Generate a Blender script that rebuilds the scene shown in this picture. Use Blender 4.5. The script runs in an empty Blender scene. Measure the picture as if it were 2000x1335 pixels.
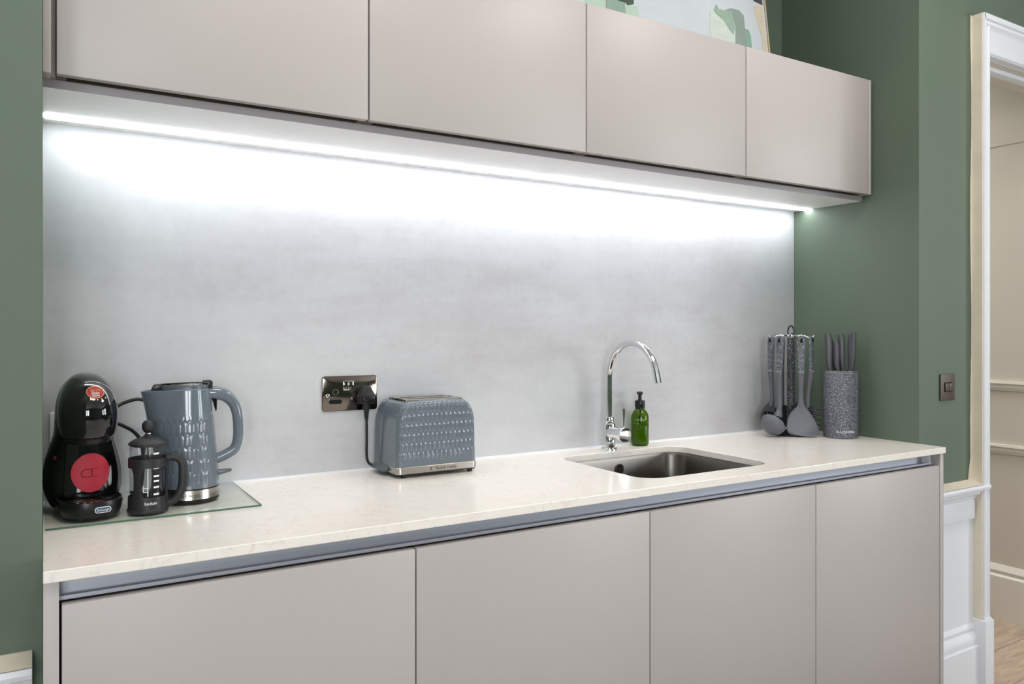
import bpy, bmesh, math, random
from mathutils import Vector, Matrix
random.seed(7)
PI = math.pi
scene = bpy.context.scene
COL = scene.collection

# ------------------------------------------------------------------ camera
CAMZ = 1.2789                      # eye height, floor is z = 0
YAW = math.radians(31.25)
cam = bpy.data.cameras.new('camera')
cam.sensor_width = 36.0
cam.lens = 1511.33 / 2000.0 * 36.0
cam.shift_y = -22.2 / 2000.0
cam.clip_start = 0.02
camo = bpy.data.objects.new('camera', cam)
COL.objects.link(camo)
camo.location = (0.0, 0.0, CAMZ)
camo.rotation_euler = (PI / 2, 0, -YAW)
scene.camera = camo

# ------------------------------------------------------------------ world, daylight, exposure
scene.view_settings.view_transform = 'Standard'
scene.view_settings.look = 'None'
scene.view_settings.gamma = 1.0
scene.view_settings.use_curve_mapping = False
scene.view_settings.exposure = 0.0
world = bpy.data.worlds.new('world')
scene.world = world
world.use_nodes = True
world.node_tree.nodes['Background'].inputs[0].default_value = (0.75, 0.86, 1.0, 1)
world.node_tree.nodes['Background'].inputs[1].default_value = 0.6

WIN = [(-1.75, 0.80), (-0.72, 0.80)]     # window centres in X and widths, wall at Y = -4
WZ0, WZ1, WY = 0.90, 2.45, -4.0
WINR = [(-3.05, 1.15), (-1.45, 1.15)]                   # the same in Y, in the far right wall
WIN_POWER = 86.0
WINR_POWER = 80.0
LED_STRENGTH = 20.0
HALL_POWER = 58.0
CEIL_POWER = 16.5
CEIL = [(0.45, 0.62), (2.05, 0.62)]


def area_light(name, loc, rot, sx, sy, power, color):
    l = bpy.data.lights.new(name, 'AREA')
    l.shape = 'RECTANGLE'
    l.size, l.size_y = sx, sy
    l.energy = power
    l.color = color
    o = bpy.data.objects.new(name, l)
    COL.objects.link(o)
    o.location = loc
    o.rotation_euler = rot
    return o


for wx, ww in WIN:                                     # daylight entering each window opening
    area_light('window_daylight', (wx, WY - 0.16, (WZ0 + WZ1) / 2), (PI / 2, 0, 0), ww, WZ1 - WZ0, WIN_POWER, (0.93, 0.965, 1.0))
RX0, RX1 = -3.7, 5.2
for wy, ww in WINR:
    area_light('window_daylight', (RX1 + 0.16, wy, (WZ0 + WZ1) / 2), (PI / 2, 0, PI / 2), ww, WZ1 - WZ0, WINR_POWER, (0.93, 0.965, 1.0))
for lx, ly in CEIL:
    area_light('ceiling_lamp_glow', (lx, ly, 2.985), (0, 0, 0), 0.55, 0.55, CEIL_POWER, (1.0, 0.93, 0.85))
area_light('hall_ceiling_light', (3.2, 3.2, 2.56), (0, 0, 0), 0.5, 1.2, HALL_POWER, (1.0, 0.96, 0.92))  # unseen lamp added to brighten the hall


# ------------------------------------------------------------------ materials
def lin(c):
    return tuple((v / 12.92 if v <= 0.04045 else ((v + 0.055) / 1.055) ** 2.4) for v in (x / 255.0 for x in c)) + (1.0,)


def mat(name, rgb, rough=0.5, metal=0.0, spec=0.5, coat=0.0, trans=0.0, ior=1.45, noise=None, bump=None, emit=None):
    """noise=(scale, amount, stretch) varies the colour, bump=(scale, strength) adds fine relief"""
    m = bpy.data.materials.new(name)
    m.use_nodes = True
    nt = m.node_tree
    b = nt.nodes['Principled BSDF']
    col = lin(rgb)
    b.inputs['Base Color'].default_value = col
    b.inputs['Roughness'].default_value = rough
    b.inputs['Metallic'].default_value = metal
    b.inputs['Specular IOR Level'].default_value = spec
    b.inputs['Coat Weight'].default_value = coat
    b.inputs['Coat Roughness'].default_value = 0.05
    b.inputs['Transmission Weight'].default_value = trans
    b.inputs['IOR'].default_value = ior
    if emit:
        b.inputs['Emission Color'].default_value = lin(emit[0])
        b.inputs['Emission Strength'].default_value = emit[1]
    if noise or bump:
        tc = nt.nodes.new('ShaderNodeTexCoord')
    if noise:
        mp = nt.nodes.new('ShaderNodeMapping')
        mp.inputs['Scale'].default_value = noise[2] if len(noise) > 2 else (1, 1, 1)
        nz = nt.nodes.new('ShaderNodeTexNoise')
        nz.inputs['Scale'].default_value = noise[0]
        nz.inputs['Detail'].default_value = 6
        nz.inputs['Roughness'].default_value = 0.6
        nt.links.new(tc.outputs['Object'], mp.inputs[0])
        nt.links.new(mp.outputs[0], nz.inputs['Vector'])
        r = nt.nodes.new('ShaderNodeValToRGB')
        a = noise[1]
        r.color_ramp.elements[0].position = 0.3
        r.color_ramp.elements[1].position = 0.7
        r.color_ramp.elements[0].color = tuple(v * (1 - a) for v in col[:3]) + (1,)
        r.color_ramp.elements[1].color = tuple(min(1, v * (1 + a)) for v in col[:3]) + (1,)
        nt.links.new(nz.outputs['Fac'], r.inputs[0])
        nt.links.new(r.outputs[0], b.inputs['Base Color'])
    if bump:
        n2 = nt.nodes.new('ShaderNodeTexNoise')
        n2.inputs['Scale'].default_value = bump[0]
        n2.inputs['Detail'].default_value = 3
        nt.links.new(tc.outputs['Object'], n2.inputs['Vector'])
        bp = nt.nodes.new('ShaderNodeBump')
        bp.inputs['Strength'].default_value = bump[1]
        bp.inputs['Distance'].default_value = 0.002
        nt.links.new(n2.outputs['Fac'], bp.inputs['Height'])
        nt.links.new(bp.outputs[0], b.inputs['Normal'])
    return m


def mat_splash():
    m = mat('concrete_laminate', (186, 187, 191), 0.55)
    nt = m.node_tree
    b = nt.nodes['Principled BSDF']
    tc = nt.nodes.new('ShaderNodeTexCoord')

    def nz(scale, st, det=6, rough=0.6):
        mp = nt.nodes.new('ShaderNodeMapping')
        mp.inputs['Scale'].default_value = st
        n = nt.nodes.new('ShaderNodeTexNoise')
        n.inputs['Scale'].default_value = scale
        n.inputs['Detail'].default_value = det
        n.inputs['Roughness'].default_value = rough
        nt.links.new(tc.outputs['Object'], mp.inputs[0])
        nt.links.new(mp.outputs[0], n.inputs['Vector'])
        return n.outputs['Fac']

    def math_(op, a, bb):
        n = nt.nodes.new('ShaderNodeMath')
        n.operation = op
        for i, v in enumerate((a, bb)):
            if isinstance(v, (int, float)):
                n.inputs[i].default_value = v
            else:
                nt.links.new(v, n.inputs[i])
        return n.outputs[0]
    big = nz(2.3, (0.7, 1, 1.3), 11, 0.68)
    hor = nz(9, (0.35, 1, 5.0))
    ver = nz(12, (6.0, 1, 0.35))
    fine = nz(60, (1, 1, 1), 3)
    s = math_('ADD', math_('ADD', math_('MULTIPLY', big, 0.72), math_('MULTIPLY', hor, 0.11)),
              math_('ADD', math_('MULTIPLY', ver, 0.06), math_('MULTIPLY', fine, 0.11)))
    r = nt.nodes.new('ShaderNodeValToRGB')
    e = r.color_ramp.elements
    e[0].position, e[0].color = 0.36, lin((182, 180, 184))
    e[1].position, e[1].color = 0.64, lin((202, 205, 207))
    k = e.new(0.5)
    k.color = lin((194, 195, 199))
    nt.links.new(s, r.inputs[0])
    nt.links.new(r.outputs[0], b.inputs['Base Color'])
    return m


def mat_quartz():
    m = mat('quartz_worktop', (222, 216, 206), 0.16, spec=0.5)
    nt = m.node_tree
    b = nt.nodes['Principled BSDF']
    tc = nt.nodes.new('ShaderNodeTexCoord')
    n1 = nt.nodes.new('ShaderNodeTexNoise')
    n1.inputs['Scale'].default_value = 14
    n1.inputs['Detail'].default_value = 8
    n1.inputs['Distortion'].default_value = 1.6
    nt.links.new(tc.outputs['Object'], n1.inputs['Vector'])
    r = nt.nodes.new('ShaderNodeValToRGB')
    e = r.color_ramp.elements
    base, vein = lin((240, 234, 227)), lin((229, 222, 215))
    e[0].position, e[0].color = 0.0, base
    e[1].position, e[1].color = 1.0, lin((242, 237, 231))
    for p, c in ((0.455, base), (0.475, vein), (0.495, base)):
        k = e.new(p)
        k.color = c
    nt.links.new(n1.outputs['Fac'], r.inputs[0])
    nt.links.new(r.outputs[0], b.inputs['Base Color'])
    return m


def mat_speckle(name, base, scale=420, rough=0.45, thr=0.2):
    m = mat(name, base, rough)
    nt = m.node_tree
    b = nt.nodes['Principled BSDF']
    tc = nt.nodes.new('ShaderNodeTexCoord')
    v = nt.nodes.new('ShaderNodeTexVoronoi')
    v.inputs['Scale'].default_value = scale
    nt.links.new(tc.outputs['Object'], v.inputs['Vector'])
    sep = nt.nodes.new('ShaderNodeSeparateColor')
    nt.links.new(v.outputs['Color'], sep.inputs[0])
    r = nt.nodes.new('ShaderNodeValToRGB')
    r.color_ramp.interpolation = 'CONSTANT'
    e = r.color_ramp.elements
    bl = lin(base)
    e[0].position, e[0].color = 0.0, tuple(x * 0.4 for x in bl[:3]) + (1,)
    e[1].position, e[1].color = 0.22, bl
    k = e.new(0.62)
    k.color = tuple(min(1, x * 1.5) for x in bl[:3]) + (1,)
    k = e.new(1.0 - thr * 0.5)
    k.color = lin((190, 194, 200))
    nt.links.new(sep.outputs[0], r.inputs[0])
    nt.links.new(r.outputs[0], b.inputs['Base Color'])
    return m


def mat_wood(name, c0, c1, rough=0.4):
    m = mat(name, c0, rough)
    nt = m.node_tree
    b = nt.nodes['Principled BSDF']
    tc = nt.nodes.new('ShaderNodeTexCoord')
    oi = nt.nodes.new('ShaderNodeObjectInfo')
    ad = nt.nodes.new('ShaderNodeVectorMath')
    ad.operation = 'ADD'
    mp = nt.nodes.new('ShaderNodeMapping')
    mp.inputs['Scale'].default_value = (2.2, 14, 14)
    n = nt.nodes.new('ShaderNodeTexNoise')
    n.inputs['Scale'].default_value = 2.2
    n.inputs['Detail'].default_value = 6
    n.inputs['Distortion'].default_value = 1.2
    nt.links.new(tc.outputs['Object'], ad.inputs[0])
    nt.links.new(oi.outputs['Random'], ad.inputs[1])
    nt.links.new(ad.outputs[0], mp.inputs[0])
    nt.links.new(mp.outputs[0], n.inputs['Vector'])
    r = nt.nodes.new('ShaderNodeValToRGB')
    e = r.color_ramp.elements
    e[0].position, e[0].color = 0.3, lin(c0)
    e[1].position, e[1].color = 0.7, lin(c1)
    nt.links.new(n.outputs['Fac'], r.inputs[0])
    nt.links.new(r.outputs[0], b.inputs['Base Color'])
    return m


def mat_glass(name, tint, ior=1.45, rough=0.02):
    """thin clear glass: light passes straight through with a tint, and the surface mirrors by Fresnel"""
    m = bpy.data.materials.new(name)
    m.use_nodes = True
    nt = m.node_tree
    nt.nodes.remove(nt.nodes['Principled BSDF'])
    out = nt.nodes['Material Output']
    tr = nt.nodes.new('ShaderNodeBsdfTransparent')
    tr.inputs[0].default_value = tint + (1,)
    gl = nt.nodes.new('ShaderNodeBsdfGlossy')
    gl.inputs['Roughness'].default_value = rough
    fr = nt.nodes.new('ShaderNodeFresnel')
    fr.inputs[0].default_value = ior
    mx = nt.nodes.new('ShaderNodeMixShader')
    ge = nt.nodes.new('ShaderNodeNewGeometry')
    ml = nt.nodes.new('ShaderNodeMath')
    ml.operation = 'SUBTRACT'
    ml.use_clamp = True
    nt.links.new(fr.outputs[0], ml.inputs[0])
    nt.links.new(ge.outputs['Backfacing'], ml.inputs[1])
    nt.links.new(ml.outputs[0], mx.inputs[0])
    nt.links.new(tr.outputs[0], mx.inputs[1])
    nt.links.new(gl.outputs[0], mx.inputs[2])
    nt.links.new(mx.outputs[0], out.inputs[0])
    return m


M = {}
M['green'] = mat('green_wall_paint', (93, 108, 93), 0.55, bump=(180, 0.06))
M['white_wall'] = mat('white_wall_paint', (225, 222, 216), 0.6)
M['ceiling'] = mat('ceiling_paint', (238, 236, 232), 0.7)
M['white_trim'] = mat('white_gloss_trim', (226, 229, 235), 0.35)
M['cream'] = mat('cream_trim_paint', (224, 215, 198), 0.45, noise=(14, 0.05))  # white trim with warm light in its colour; also the ragged paint edge
M['taupe_wall'] = mat('hall_wall_paint', (196, 186, 176), 0.6)
M['hall_trim'] = mat('hall_trim_paint', (212, 205, 196), 0.45)
M['taupe'] = mat('cabinet_door_lacquer', (181, 175, 173), 0.42, spec=0.5)
M['carcass'] = mat('cabinet_carcass', (112, 98, 88), 0.6)  # darker than the beige board: shade of the door gaps put into colour
M['edge_band'] = mat('grey_edge_band', (160, 155, 157), 0.45)
M['shelf'] = mat('underside_board', (236, 235, 233), 0.4)
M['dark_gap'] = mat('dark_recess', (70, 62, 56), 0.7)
M['alu'] = mat('brushed_aluminium', (176, 179, 188), 0.42, metal=0.65)
M['steel'] = mat('brushed_steel', (176, 172, 166), 0.26, metal=1.0, bump=(300, 0.02))
M['steel_sink'] = mat('satin_sink_steel', (122, 118, 113), 0.30, metal=1.0)
M['chrome'] = mat('chrome', (226, 227, 230), 0.05, metal=1.0)
M['nickel'] = mat('black_nickel', (120, 112, 104), 0.10, metal=1.0)
M['bronze'] = mat('brushed_bronze', (92, 82, 76), 0.5, metal=0.6)
M['splash'] = mat_splash()
M['quartz'] = mat_quartz()
M['led'] = mat('led_diffuser', (255, 255, 255), 0.5, emit=((250, 253, 255), LED_STRENGTH))
M['led_case'] = mat('led_profile', (205, 205, 205), 0.4)
M['black_gloss'] = mat('black_gloss_plastic', (9, 9, 11), 0.08, coat=0.6)
M['black_satin'] = mat('black_satin_plastic', (22, 22, 24), 0.32)
M['black_matt'] = mat('black_matt_plastic', (36, 36, 39), 0.48)
M['rubber'] = mat('black_rubber', (20, 20, 21), 0.55)
M['hole'] = mat('dark_hole', (8, 8, 8), 0.9)
M['red'] = mat('red_disc', (176, 38, 56), 0.42)
M['red_dark'] = mat('red_groove', (118, 18, 34), 0.5)
M['logo_red'] = mat('logo_red', (150, 34, 30), 0.35)
M['gold'] = mat('logo_gold', (206, 150, 96), 0.35)
M['print_white'] = mat('white_print', (232, 234, 238), 0.5)
M['badge_blue'] = mat('badge_navy', (60, 72, 100), 0.4)
M['print_dark'] = mat('dark_print', (70, 68, 66), 0.5)
M['slate'] = mat('slate_gloss_plastic', (100, 110, 119), 0.16, coat=0.35)
M['slate_dark'] = mat('slate_satin_plastic', (86, 94, 102), 0.3)
M['glass'] = mat_glass('clear_glass', (0.95, 0.96, 0.96))
M['board_glass'] = mat_glass('greenish_board_glass', (0.955, 0.975, 0.965), 1.5)
M['glass_edge'] = mat('green_glass_edge', (74, 104, 88), 0.15)
M['green_glass'] = mat_glass('green_bottle_plastic', (0.58, 0.70, 0.27), 1.45, 0.04)
M['soap'] = mat('green_soap', (146, 168, 50), 0.3)
M['speckle'] = mat_speckle('speckled_grey', (86, 90, 98), 640, 0.5, 0.16)
M['speckle_dark'] = mat_speckle('speckled_charcoal', (50, 52, 58), 700, 0.5, 0.12)
M['nylon'] = mat('grey_nylon', (96, 99, 106), 0.36)
M['nylon_dark'] = mat('charcoal_nylon', (56, 57, 62), 0.4)
M['knife_handle'] = mat('charcoal_knife_handle', (72, 73, 77), 0.36)
M['white_plastic'] = mat('white_plastic', (198, 199, 202), 0.35)
M['plank'] = mat_wood('oak_plank', (150, 131, 114), (182, 164, 146), 0.38)
M['floor_base'] = mat_wood('oak_floor_far', (104, 74, 46), (128, 96, 66), 0.38)
M['rug'] = mat('pale_rug', (214, 210, 208), 0.95, noise=(40, 0.05))
M['canvas'] = mat('painted_canvas', (200, 207, 213), 0.7, noise=(7, 0.05))
M['frame_wood'] = mat('pale_wood_frame', (196, 180, 156), 0.5)
PAINTS = {'mint': (178, 200, 186), 'sage': (140, 162, 150), 'pine': (62, 82, 66), 'pale': (200, 211, 202),
          'leaf': (150, 174, 158), 'grey_sage': (140, 156, 148), 'teal': (132, 166, 152), 'sand': (206, 196, 178), 'ink': (70, 74, 78)}
for k_, c_ in PAINTS.items():
    M['p_' + k_] = mat('paint_' + k_, c_, 0.6, noise=(25, 0.07))


# ------------------------------------------------------------------ builders
def tag(o, label=None, cat=None, group=None, kind=None):
    if label:
        o['label'] = label
    if cat:
        o['category'] = cat
    if group:
        o['group'] = group
    if kind:
        o['kind'] = kind
    return o


def empty(name, loc, rz, label, cat, group=None):
    o = bpy.data.objects.new(name, None)
    COL.objects.link(o)
    o.location = loc
    o.rotation_euler = (0, 0, rz)
    o.empty_display_size = 0.05
    return tag(o, label, cat, group)


def link(name, me, m, parent=None, smooth=False, loc=None, rot=None):
    o = bpy.data.objects.new(name, me)
    COL.objects.link(o)
    if m is not None:
        me.materials.append(M[m] if isinstance(m, str) else m)
    if smooth:
        for p in me.polygons:
            p.use_smooth = True
        if smooth != 'all':
            try:
                me.set_sharp_from_angle(angle=math.radians(smooth if smooth is not True else 40))
            except Exception:
                pass
    if parent:
        o.parent = parent
    if loc:
        o.location = loc
    if rot:
        o.rotation_euler = rot
    return o


def from_bm(name, bm, m, parent=None, smooth=False, loc=None, rot=None):
    bmesh.ops.recalc_face_normals(bm, faces=bm.faces)
    me = bpy.data.meshes.new(name)
    bm.to_mesh(me)
    bm.free()
    return link(name, me, m, parent, smooth, loc, rot)


def mesh(name, vs, fs, m, parent=None, smooth=False, loc=None, rot=None, recalc=True):
    bm = bmesh.new()
    bv = [bm.verts.new(v) for v in vs]
    for f in fs:
        try:
            bm.faces.new([bv[i] for i in f])
        except ValueError:
            pass
    bmesh.ops.remove_doubles(bm, verts=bm.verts, dist=1e-6)
    return from_bm(name, bm, m, parent, smooth, loc, rot)


def bm_box(bm, x0, x1, y0, y1, z0, z1, bevel=0.0, seg=2):
    r = bmesh.ops.create_cube(bm, size=1.0)
    vs = r['verts']
    bmesh.ops.scale(bm, vec=(x1 - x0, y1 - y0, z1 - z0), verts=vs)
    bmesh.ops.translate(bm, vec=((x0 + x1) / 2, (y0 + y1) / 2, (z0 + z1) / 2), verts=vs)
    if bevel:
        es = list({e for v in vs for e in v.link_edges})
        bmesh.ops.bevel(bm, geom=es, offset=bevel, segments=seg, affect='EDGES', profile=0.5)
    return vs


def box(name, x0, x1, y0, y1, z0, z1, m, parent=None, bevel=0.0, seg=2, loc=None, rot=None):
    bm = bmesh.new()
    bm_box(bm, x0, x1, y0, y1, z0, z1, bevel, seg)
    return from_bm(name, bm, m, parent, 40 if bevel else False, loc, rot)


def boxes(name, lst, m, parent=None, bevel=0.0):
    bm = bmesh.new()
    for b in lst:
        bm_box(bm, *b, bevel=bevel)
    return from_bm(name, bm, m, parent, 40 if bevel else False)


def rings(name, rr, m, parent=None, smooth=40, caps=(True, True), closed=True, loc=None, rot=None):
    """loft a list of equal-length rings"""
    n = len(rr[0])
    vs = [p for r in rr for p in r]
    fs = []
    for i in range(len(rr) - 1):
        for j in range(n if closed else n - 1):
            k = (j + 1) % n
            fs.append((i * n + j, i * n + k, (i + 1) * n + k, (i + 1) * n + j))
    if caps[0]:
        fs.append(tuple(range(n - 1, -1, -1)))
    if caps[1]:
        fs.append(tuple(range((len(rr) - 1) * n, len(rr) * n)))
    return mesh(name, vs, fs, m, parent, smooth, loc, rot)


def lathe(name, prof, m, parent=None, seg=48, c=(0, 0), smooth=35, loc=None, rot=None, caps=(True, True)):
    rr = [[(c[0] + r * math.cos(2 * PI * j / seg), c[1] + r * math.sin(2 * PI * j / seg), z) for j in range(seg)] for r, z in prof]
    return rings(name, rr, m, parent, smooth, caps, loc=loc, rot=rot)


def catmull(pts, n=8):
    P = [Vector(p) for p in pts]
    P = [P[0] * 2 - P[1]] + P + [P[-1] * 2 - P[-2]]
    out = []
    for i in range(1, len(P) - 2):
        for k in range(n):
            t = k / n
            a, b, c, d = P[i - 1], P[i], P[i + 1], P[i + 2]
            out.append(0.5 * ((2 * b) + (c - a) * t + (2 * a - 5 * b + 4 * c - d) * t * t + (3 * b - a - 3 * c + d) * t ** 3))
    out.append(P[-2])
    return out


def lerp_list(vals, n):
    out = []
    for i in range(n):
        t = i / (n - 1) * (len(vals) - 1)
        k = min(int(t), len(vals) - 2)
        out.append(vals[k] + (vals[k + 1] - vals[k]) * (t - k))
    return out


def tube(name, pts, rad, m, parent=None, seg=14, smooth=50, flat=1.0, up=(0, 0, 1), spline=8, round_ends=False):
    """sweep; rad is a number or a list of radii spread along the path; flat scales the section across 'up'"""
    P = catmull(pts, spline) if spline else [Vector(p) for p in pts]
    R = lerp_list(rad, len(P)) if isinstance(rad, (list, tuple)) else [rad] * len(P)
    if round_ends:
        t0, t1 = (P[1] - P[0]).normalized(), (P[-1] - P[-2]).normalized()
        h0 = [(P[0] - t0 * R[0] * s, R[0] * q) for s, q in ((0.98, 0.18), (0.87, 0.5), (0.5, 0.866))]
        h1 = [(P[-1] + t1 * R[-1] * s, R[-1] * q) for s, q in ((0.5, 0.866), (0.87, 0.5), (0.98, 0.18))]
        P = [a for a, _ in h0] + P + [a for a, _ in h1]
        R = [b for _, b in h0] + R + [b for _, b in h1]
    upv = Vector(up).normalized()
    rr = []
    side = None
    for i, p in enumerate(P):
        t = (P[min(i + 1, len(P) - 1)] - P[max(i - 1, 0)]).normalized()
        if side is None:
            s = t.cross(upv)
            if s.length < 1e-3:
                s = t.cross(Vector((1, 0, 0)))
            side = s.normalized()
        else:
            side = (side - t * side.dot(t)).normalized()
        u = side.cross(t).normalized()
        rr.append([tuple(p + (side * math.cos(2 * PI * j / seg) * flat + u * math.sin(2 * PI * j / seg)) * R[i]) for j in range(seg)])
    return rings(name, rr, m, parent, smooth)


def rrect(cx, cy, hx, hy, r, z, seg=8):
    out = []
    for qx, qy, a0 in ((1, 1, 0), (-1, 1, PI / 2), (-1, -1, PI), (1, -1, 1.5 * PI)):
        for k in range(seg + 1):
            a = a0 + (PI / 2) * k / seg
            out.append((cx + qx * (hx - r) + r * math.cos(a), cy + qy * (hy - r) + r * math.sin(a), z))
    return out


def sring(cx, hx, yf, yb, z, n=48, e=2.4, ymid=None):
    """superellipse ring with different depth in front (-y) and behind (+y)"""
    out = []
    ym = (yf + yb) / 2 if ymid is None else ymid
    for j in range(n):
        a = 2 * PI * j / n
        c, s = math.cos(a), math.sin(a)
        x = cx + hx * math.copysign(abs(c) ** (2 / e), c)
        ysc = (yb - ym) if s > 0 else (ym - yf)
        out.append((x, ym + ysc * math.copysign(abs(s) ** (2 / e), s), z))
    return out


def prism(name, outline, axis, a0, a1, m, parent=None, bevel=0.0, smooth=False, loc=None, rot=None):
    """outline of 2-D points extruded along x, y or z"""
    def p(u, v, a):
        return {'x': (a, u, v), 'y': (u, a, v), 'z': (u, v, a)}[axis]
    n = len(outline)
    vs = [p(u, v, a0) for u, v in outline] + [p(u, v, a1) for u, v in outline]
    fs = [tuple(range(n)), tuple(range(2 * n - 1, n - 1, -1))] + [(j, (j + 1) % n, n + (j + 1) % n, n + j) for j in range(n)]
    bm = bmesh.new()
    bv = [bm.verts.new(v) for v in vs]
    for f in fs:
        bm.faces.new([bv[i] for i in f])
    if bevel:
        es = [e for e in bm.edges if len(e.link_faces) == 2 and any(len(f.verts) > 4 or n == 4 for f in e.link_faces)]
        bmesh.ops.bevel(bm, geom=es, offset=bevel, segments=2, affect='EDGES', profile=0.5)
    return from_bm(name, bm, m, parent, smooth or (40 if bevel else False), loc, rot)


def sheet(name, line, x0, x1, th, m, parent=None):
    """a profile line in (y, z) with thickness th, run along x"""
    L = [Vector((a, b)) for a, b in line]
    off = []
    for i, p in enumerate(L):
        t = (L[min(i + 1, len(L) - 1)] - L[max(i - 1, 0)]).normalized()
        off.append(p + Vector((-t.y, t.x)) * th)
    return prism(name, [tuple(p) for p in L] + [tuple(p) for p in reversed(off)], 'x', x0, x1, m, parent, smooth=30)


def text(name, body, size, m, parent, loc, rot, depth=0.0002, align='CENTER', sx=1.0):
    cu = bpy.data.curves.new(name, 'FONT')
    cu.body = body
    cu.size = size
    cu.extrude = depth
    cu.align_x = align
    cu.align_y = 'CENTER'
    cu.resolution_u = 3
    o = bpy.data.objects.new(name, cu)
    COL.objects.link(o)
    bpy.context.view_layer.update()
    dg = bpy.context.evaluated_depsgraph_get()
    me = bpy.data.meshes.new_from_object(o.evaluated_get(dg))
    bpy.data.objects.remove(o)
    me.materials.clear()
    t = link(name, me, m, parent, False, loc, rot)
    t.scale = (sx, 1, 1)
    return t


def bent_text(name, body, size, m, parent, r, z, ang, depth=0.0003, sx=1.0):
    """text wrapped on an upright cylinder of radius r, centred at angle ang (0 faces -y)"""
    t = text(name, body, size, m, parent, (0, 0, 0), (0, 0, 0), depth, 'CENTER', 1.0)
    for v in t.data.vertices:
        a = ang + v.co.x * sx / r
        rr = r + v.co.z + depth * 0.6
        v.co = Vector((rr * math.sin(a), -rr * math.cos(a), z + v.co.y))
    return t


# ------------------------------------------------------------------ the setting
FRONT = 1.471        # plane of the green wall on both sides of the recess
NX = 2.447           # right side of the recess
YB = 2.02            # back of the recess
H = 3.05


def st(o):
    o['kind'] = 'structure'
    return o


st(box('floor', RX0 - 0.2, RX1 + 0.2, WY - 0.2, 4.4, -0.15, -0.012, 'floor_base'))
fl = bpy.data.objects['floor']
# oak planks laid along X: the ones about the doorway, each one a piece
pk = None
gy = 1.456
for row in range(-8, 7):
    y0 = gy + row * 0.19
    xs = [2.15 + random.uniform(0, 0.5)]
    if row >= 0:
        xs = [2.60 + random.uniform(0, 0.15)]
    while xs[-1] < 3.9:
        xs.append(xs[-1] + random.choice([0.9, 1.2, 1.5]))
    for a, b in zip(xs[:-1], xs[1:]):
        o = box('plank', -(b - a) / 2 + 0.0008, (b - a) / 2 - 0.0008, -0.0942, 0.0942, -0.012, 0.0, 'plank', fl, 0.0012, 1)
        o.location = ((a + b) / 2, y0 + 0.095, 0)
st(box('ceiling', RX0 - 0.2, RX1 + 0.2, WY - 0.2, 4.4, H, H + 0.15, 'ceiling'))
st(box('wall_left', RX0 - 0.2, 0.0, FRONT, 2.25, 0, H, 'green'))
st(box('wall_back', 0.0, NX, YB, 2.25, 0, H, 'green'))
st(box('wall_right', NX, 2.79, FRONT, 4.2, 0, H, 'green'))
st(box('wall_door_head', 2.79, 3.62, FRONT, 1.60, 2.25, H, 'green'))
st(box('wall_door_side', 3.62, RX1 + 0.2, FRONT, 1.60, 0, H, 'green'))
hw = st(box('wall_hall', 3.645, 3.80, 1.60, 4.2, 0, H, 'taupe_wall'))
st(box('wall_hall_end', 2.79, 3.645, 4.05, 4.2, 0, H, 'taupe_wall'))
st(box('ceiling_hall', 2.79, 3.645, 1.60, 4.05, 2.58, 2.68, 'ceiling'))
st(box('wall_far_left', RX0 - 0.2, RX0, WY, FRONT, 0, H, 'green'))
lst = [(RX1, RX1 + 0.2, WY, FRONT, 0, WZ0), (RX1, RX1 + 0.2, WY, FRONT, WZ1, H)]
yy_ = WY
for wy, ww in WINR:
    lst.append((RX1, RX1 + 0.2, yy_, wy - ww / 2, WZ0, WZ1))
    yy_ = wy + ww / 2
lst.append((RX1, RX1 + 0.2, yy_, FRONT, WZ0, WZ1))
st(boxes('wall_far_right', lst, 'green'))
# window wall behind the camera
lst = [(RX0, RX1, WY - 0.2, WY, 0, WZ0), (RX0, RX1, WY - 0.2, WY, WZ1, H)]
xx = RX0
for wx, ww in WIN:
    lst.append((xx, wx - ww / 2, WY - 0.2, WY, WZ0, WZ1))
    xx = wx + ww / 2
lst.append((xx, RX1, WY - 0.2, WY, WZ0, WZ1))
st(boxes('wall_front', lst, 'green'))
for i, (wx, ww, rz) in enumerate([(x, w, 0) for x, w in WIN] + [(y, w, PI / 2) for y, w in WINR]):
    w = bpy.data.objects.new('window_%d' % (i + 1), None)
    COL.objects.link(w)
    st(w)
    w.location = (wx, WY - 0.1, WZ0) if rz == 0 else (RX1 + 0.1, wx, WZ0)
    w.rotation_euler = (0, 0, rz)
    hw_, hz_ = ww / 2, WZ1 - WZ0
    boxes('window_frame', [(-hw_, -hw_ + .06, -.03, .03, 0, hz_), (hw_ - .06, hw_, -.03, .03, 0, hz_),
                           (-hw_ + .06, hw_ - .06, -.03, .03, 0, .06), (-hw_ + .06, hw_ - .06, -.03, .03, hz_ - .06, hz_)], 'white_trim', w)
    boxes('glazing_bar', [(-.02, .02, -.02, .02, .06, hz_ - .06), (-hw_ + .06, hw_ - .06, -.025, .025, hz_ / 2 - .03, hz_ / 2 + .03)], 'white_trim', w)
for (lx, ly), nd in zip(CEIL, ('before the coffee machine', 'before the sink')):
    cl = empty('ceiling_light', (lx, ly, 3.05), 0, 'flush square ceiling light over the floor ' + nd, 'light', 'flush ceiling lights')
    boxes('rim', [(-0.30, 0.30, -0.30, -0.28, -0.06, 0), (-0.30, 0.30, 0.28, 0.30, -0.06, 0), (-0.30, -0.28, -0.28, 0.28, -0.06, 0), (0.28, 0.30, -0.28, 0.28, -0.06, 0)], 'white_trim', cl)
refl_rug = box('rug', -2.0, 4.2, -3.2, 0.46, -0.012, 0.004, 'rug')  # unseen pale sheet added to reflect in the lower doors
tag(refl_rug, 'large pale woven rug lying on the oak floor before the kitchen units', 'rug')


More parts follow.
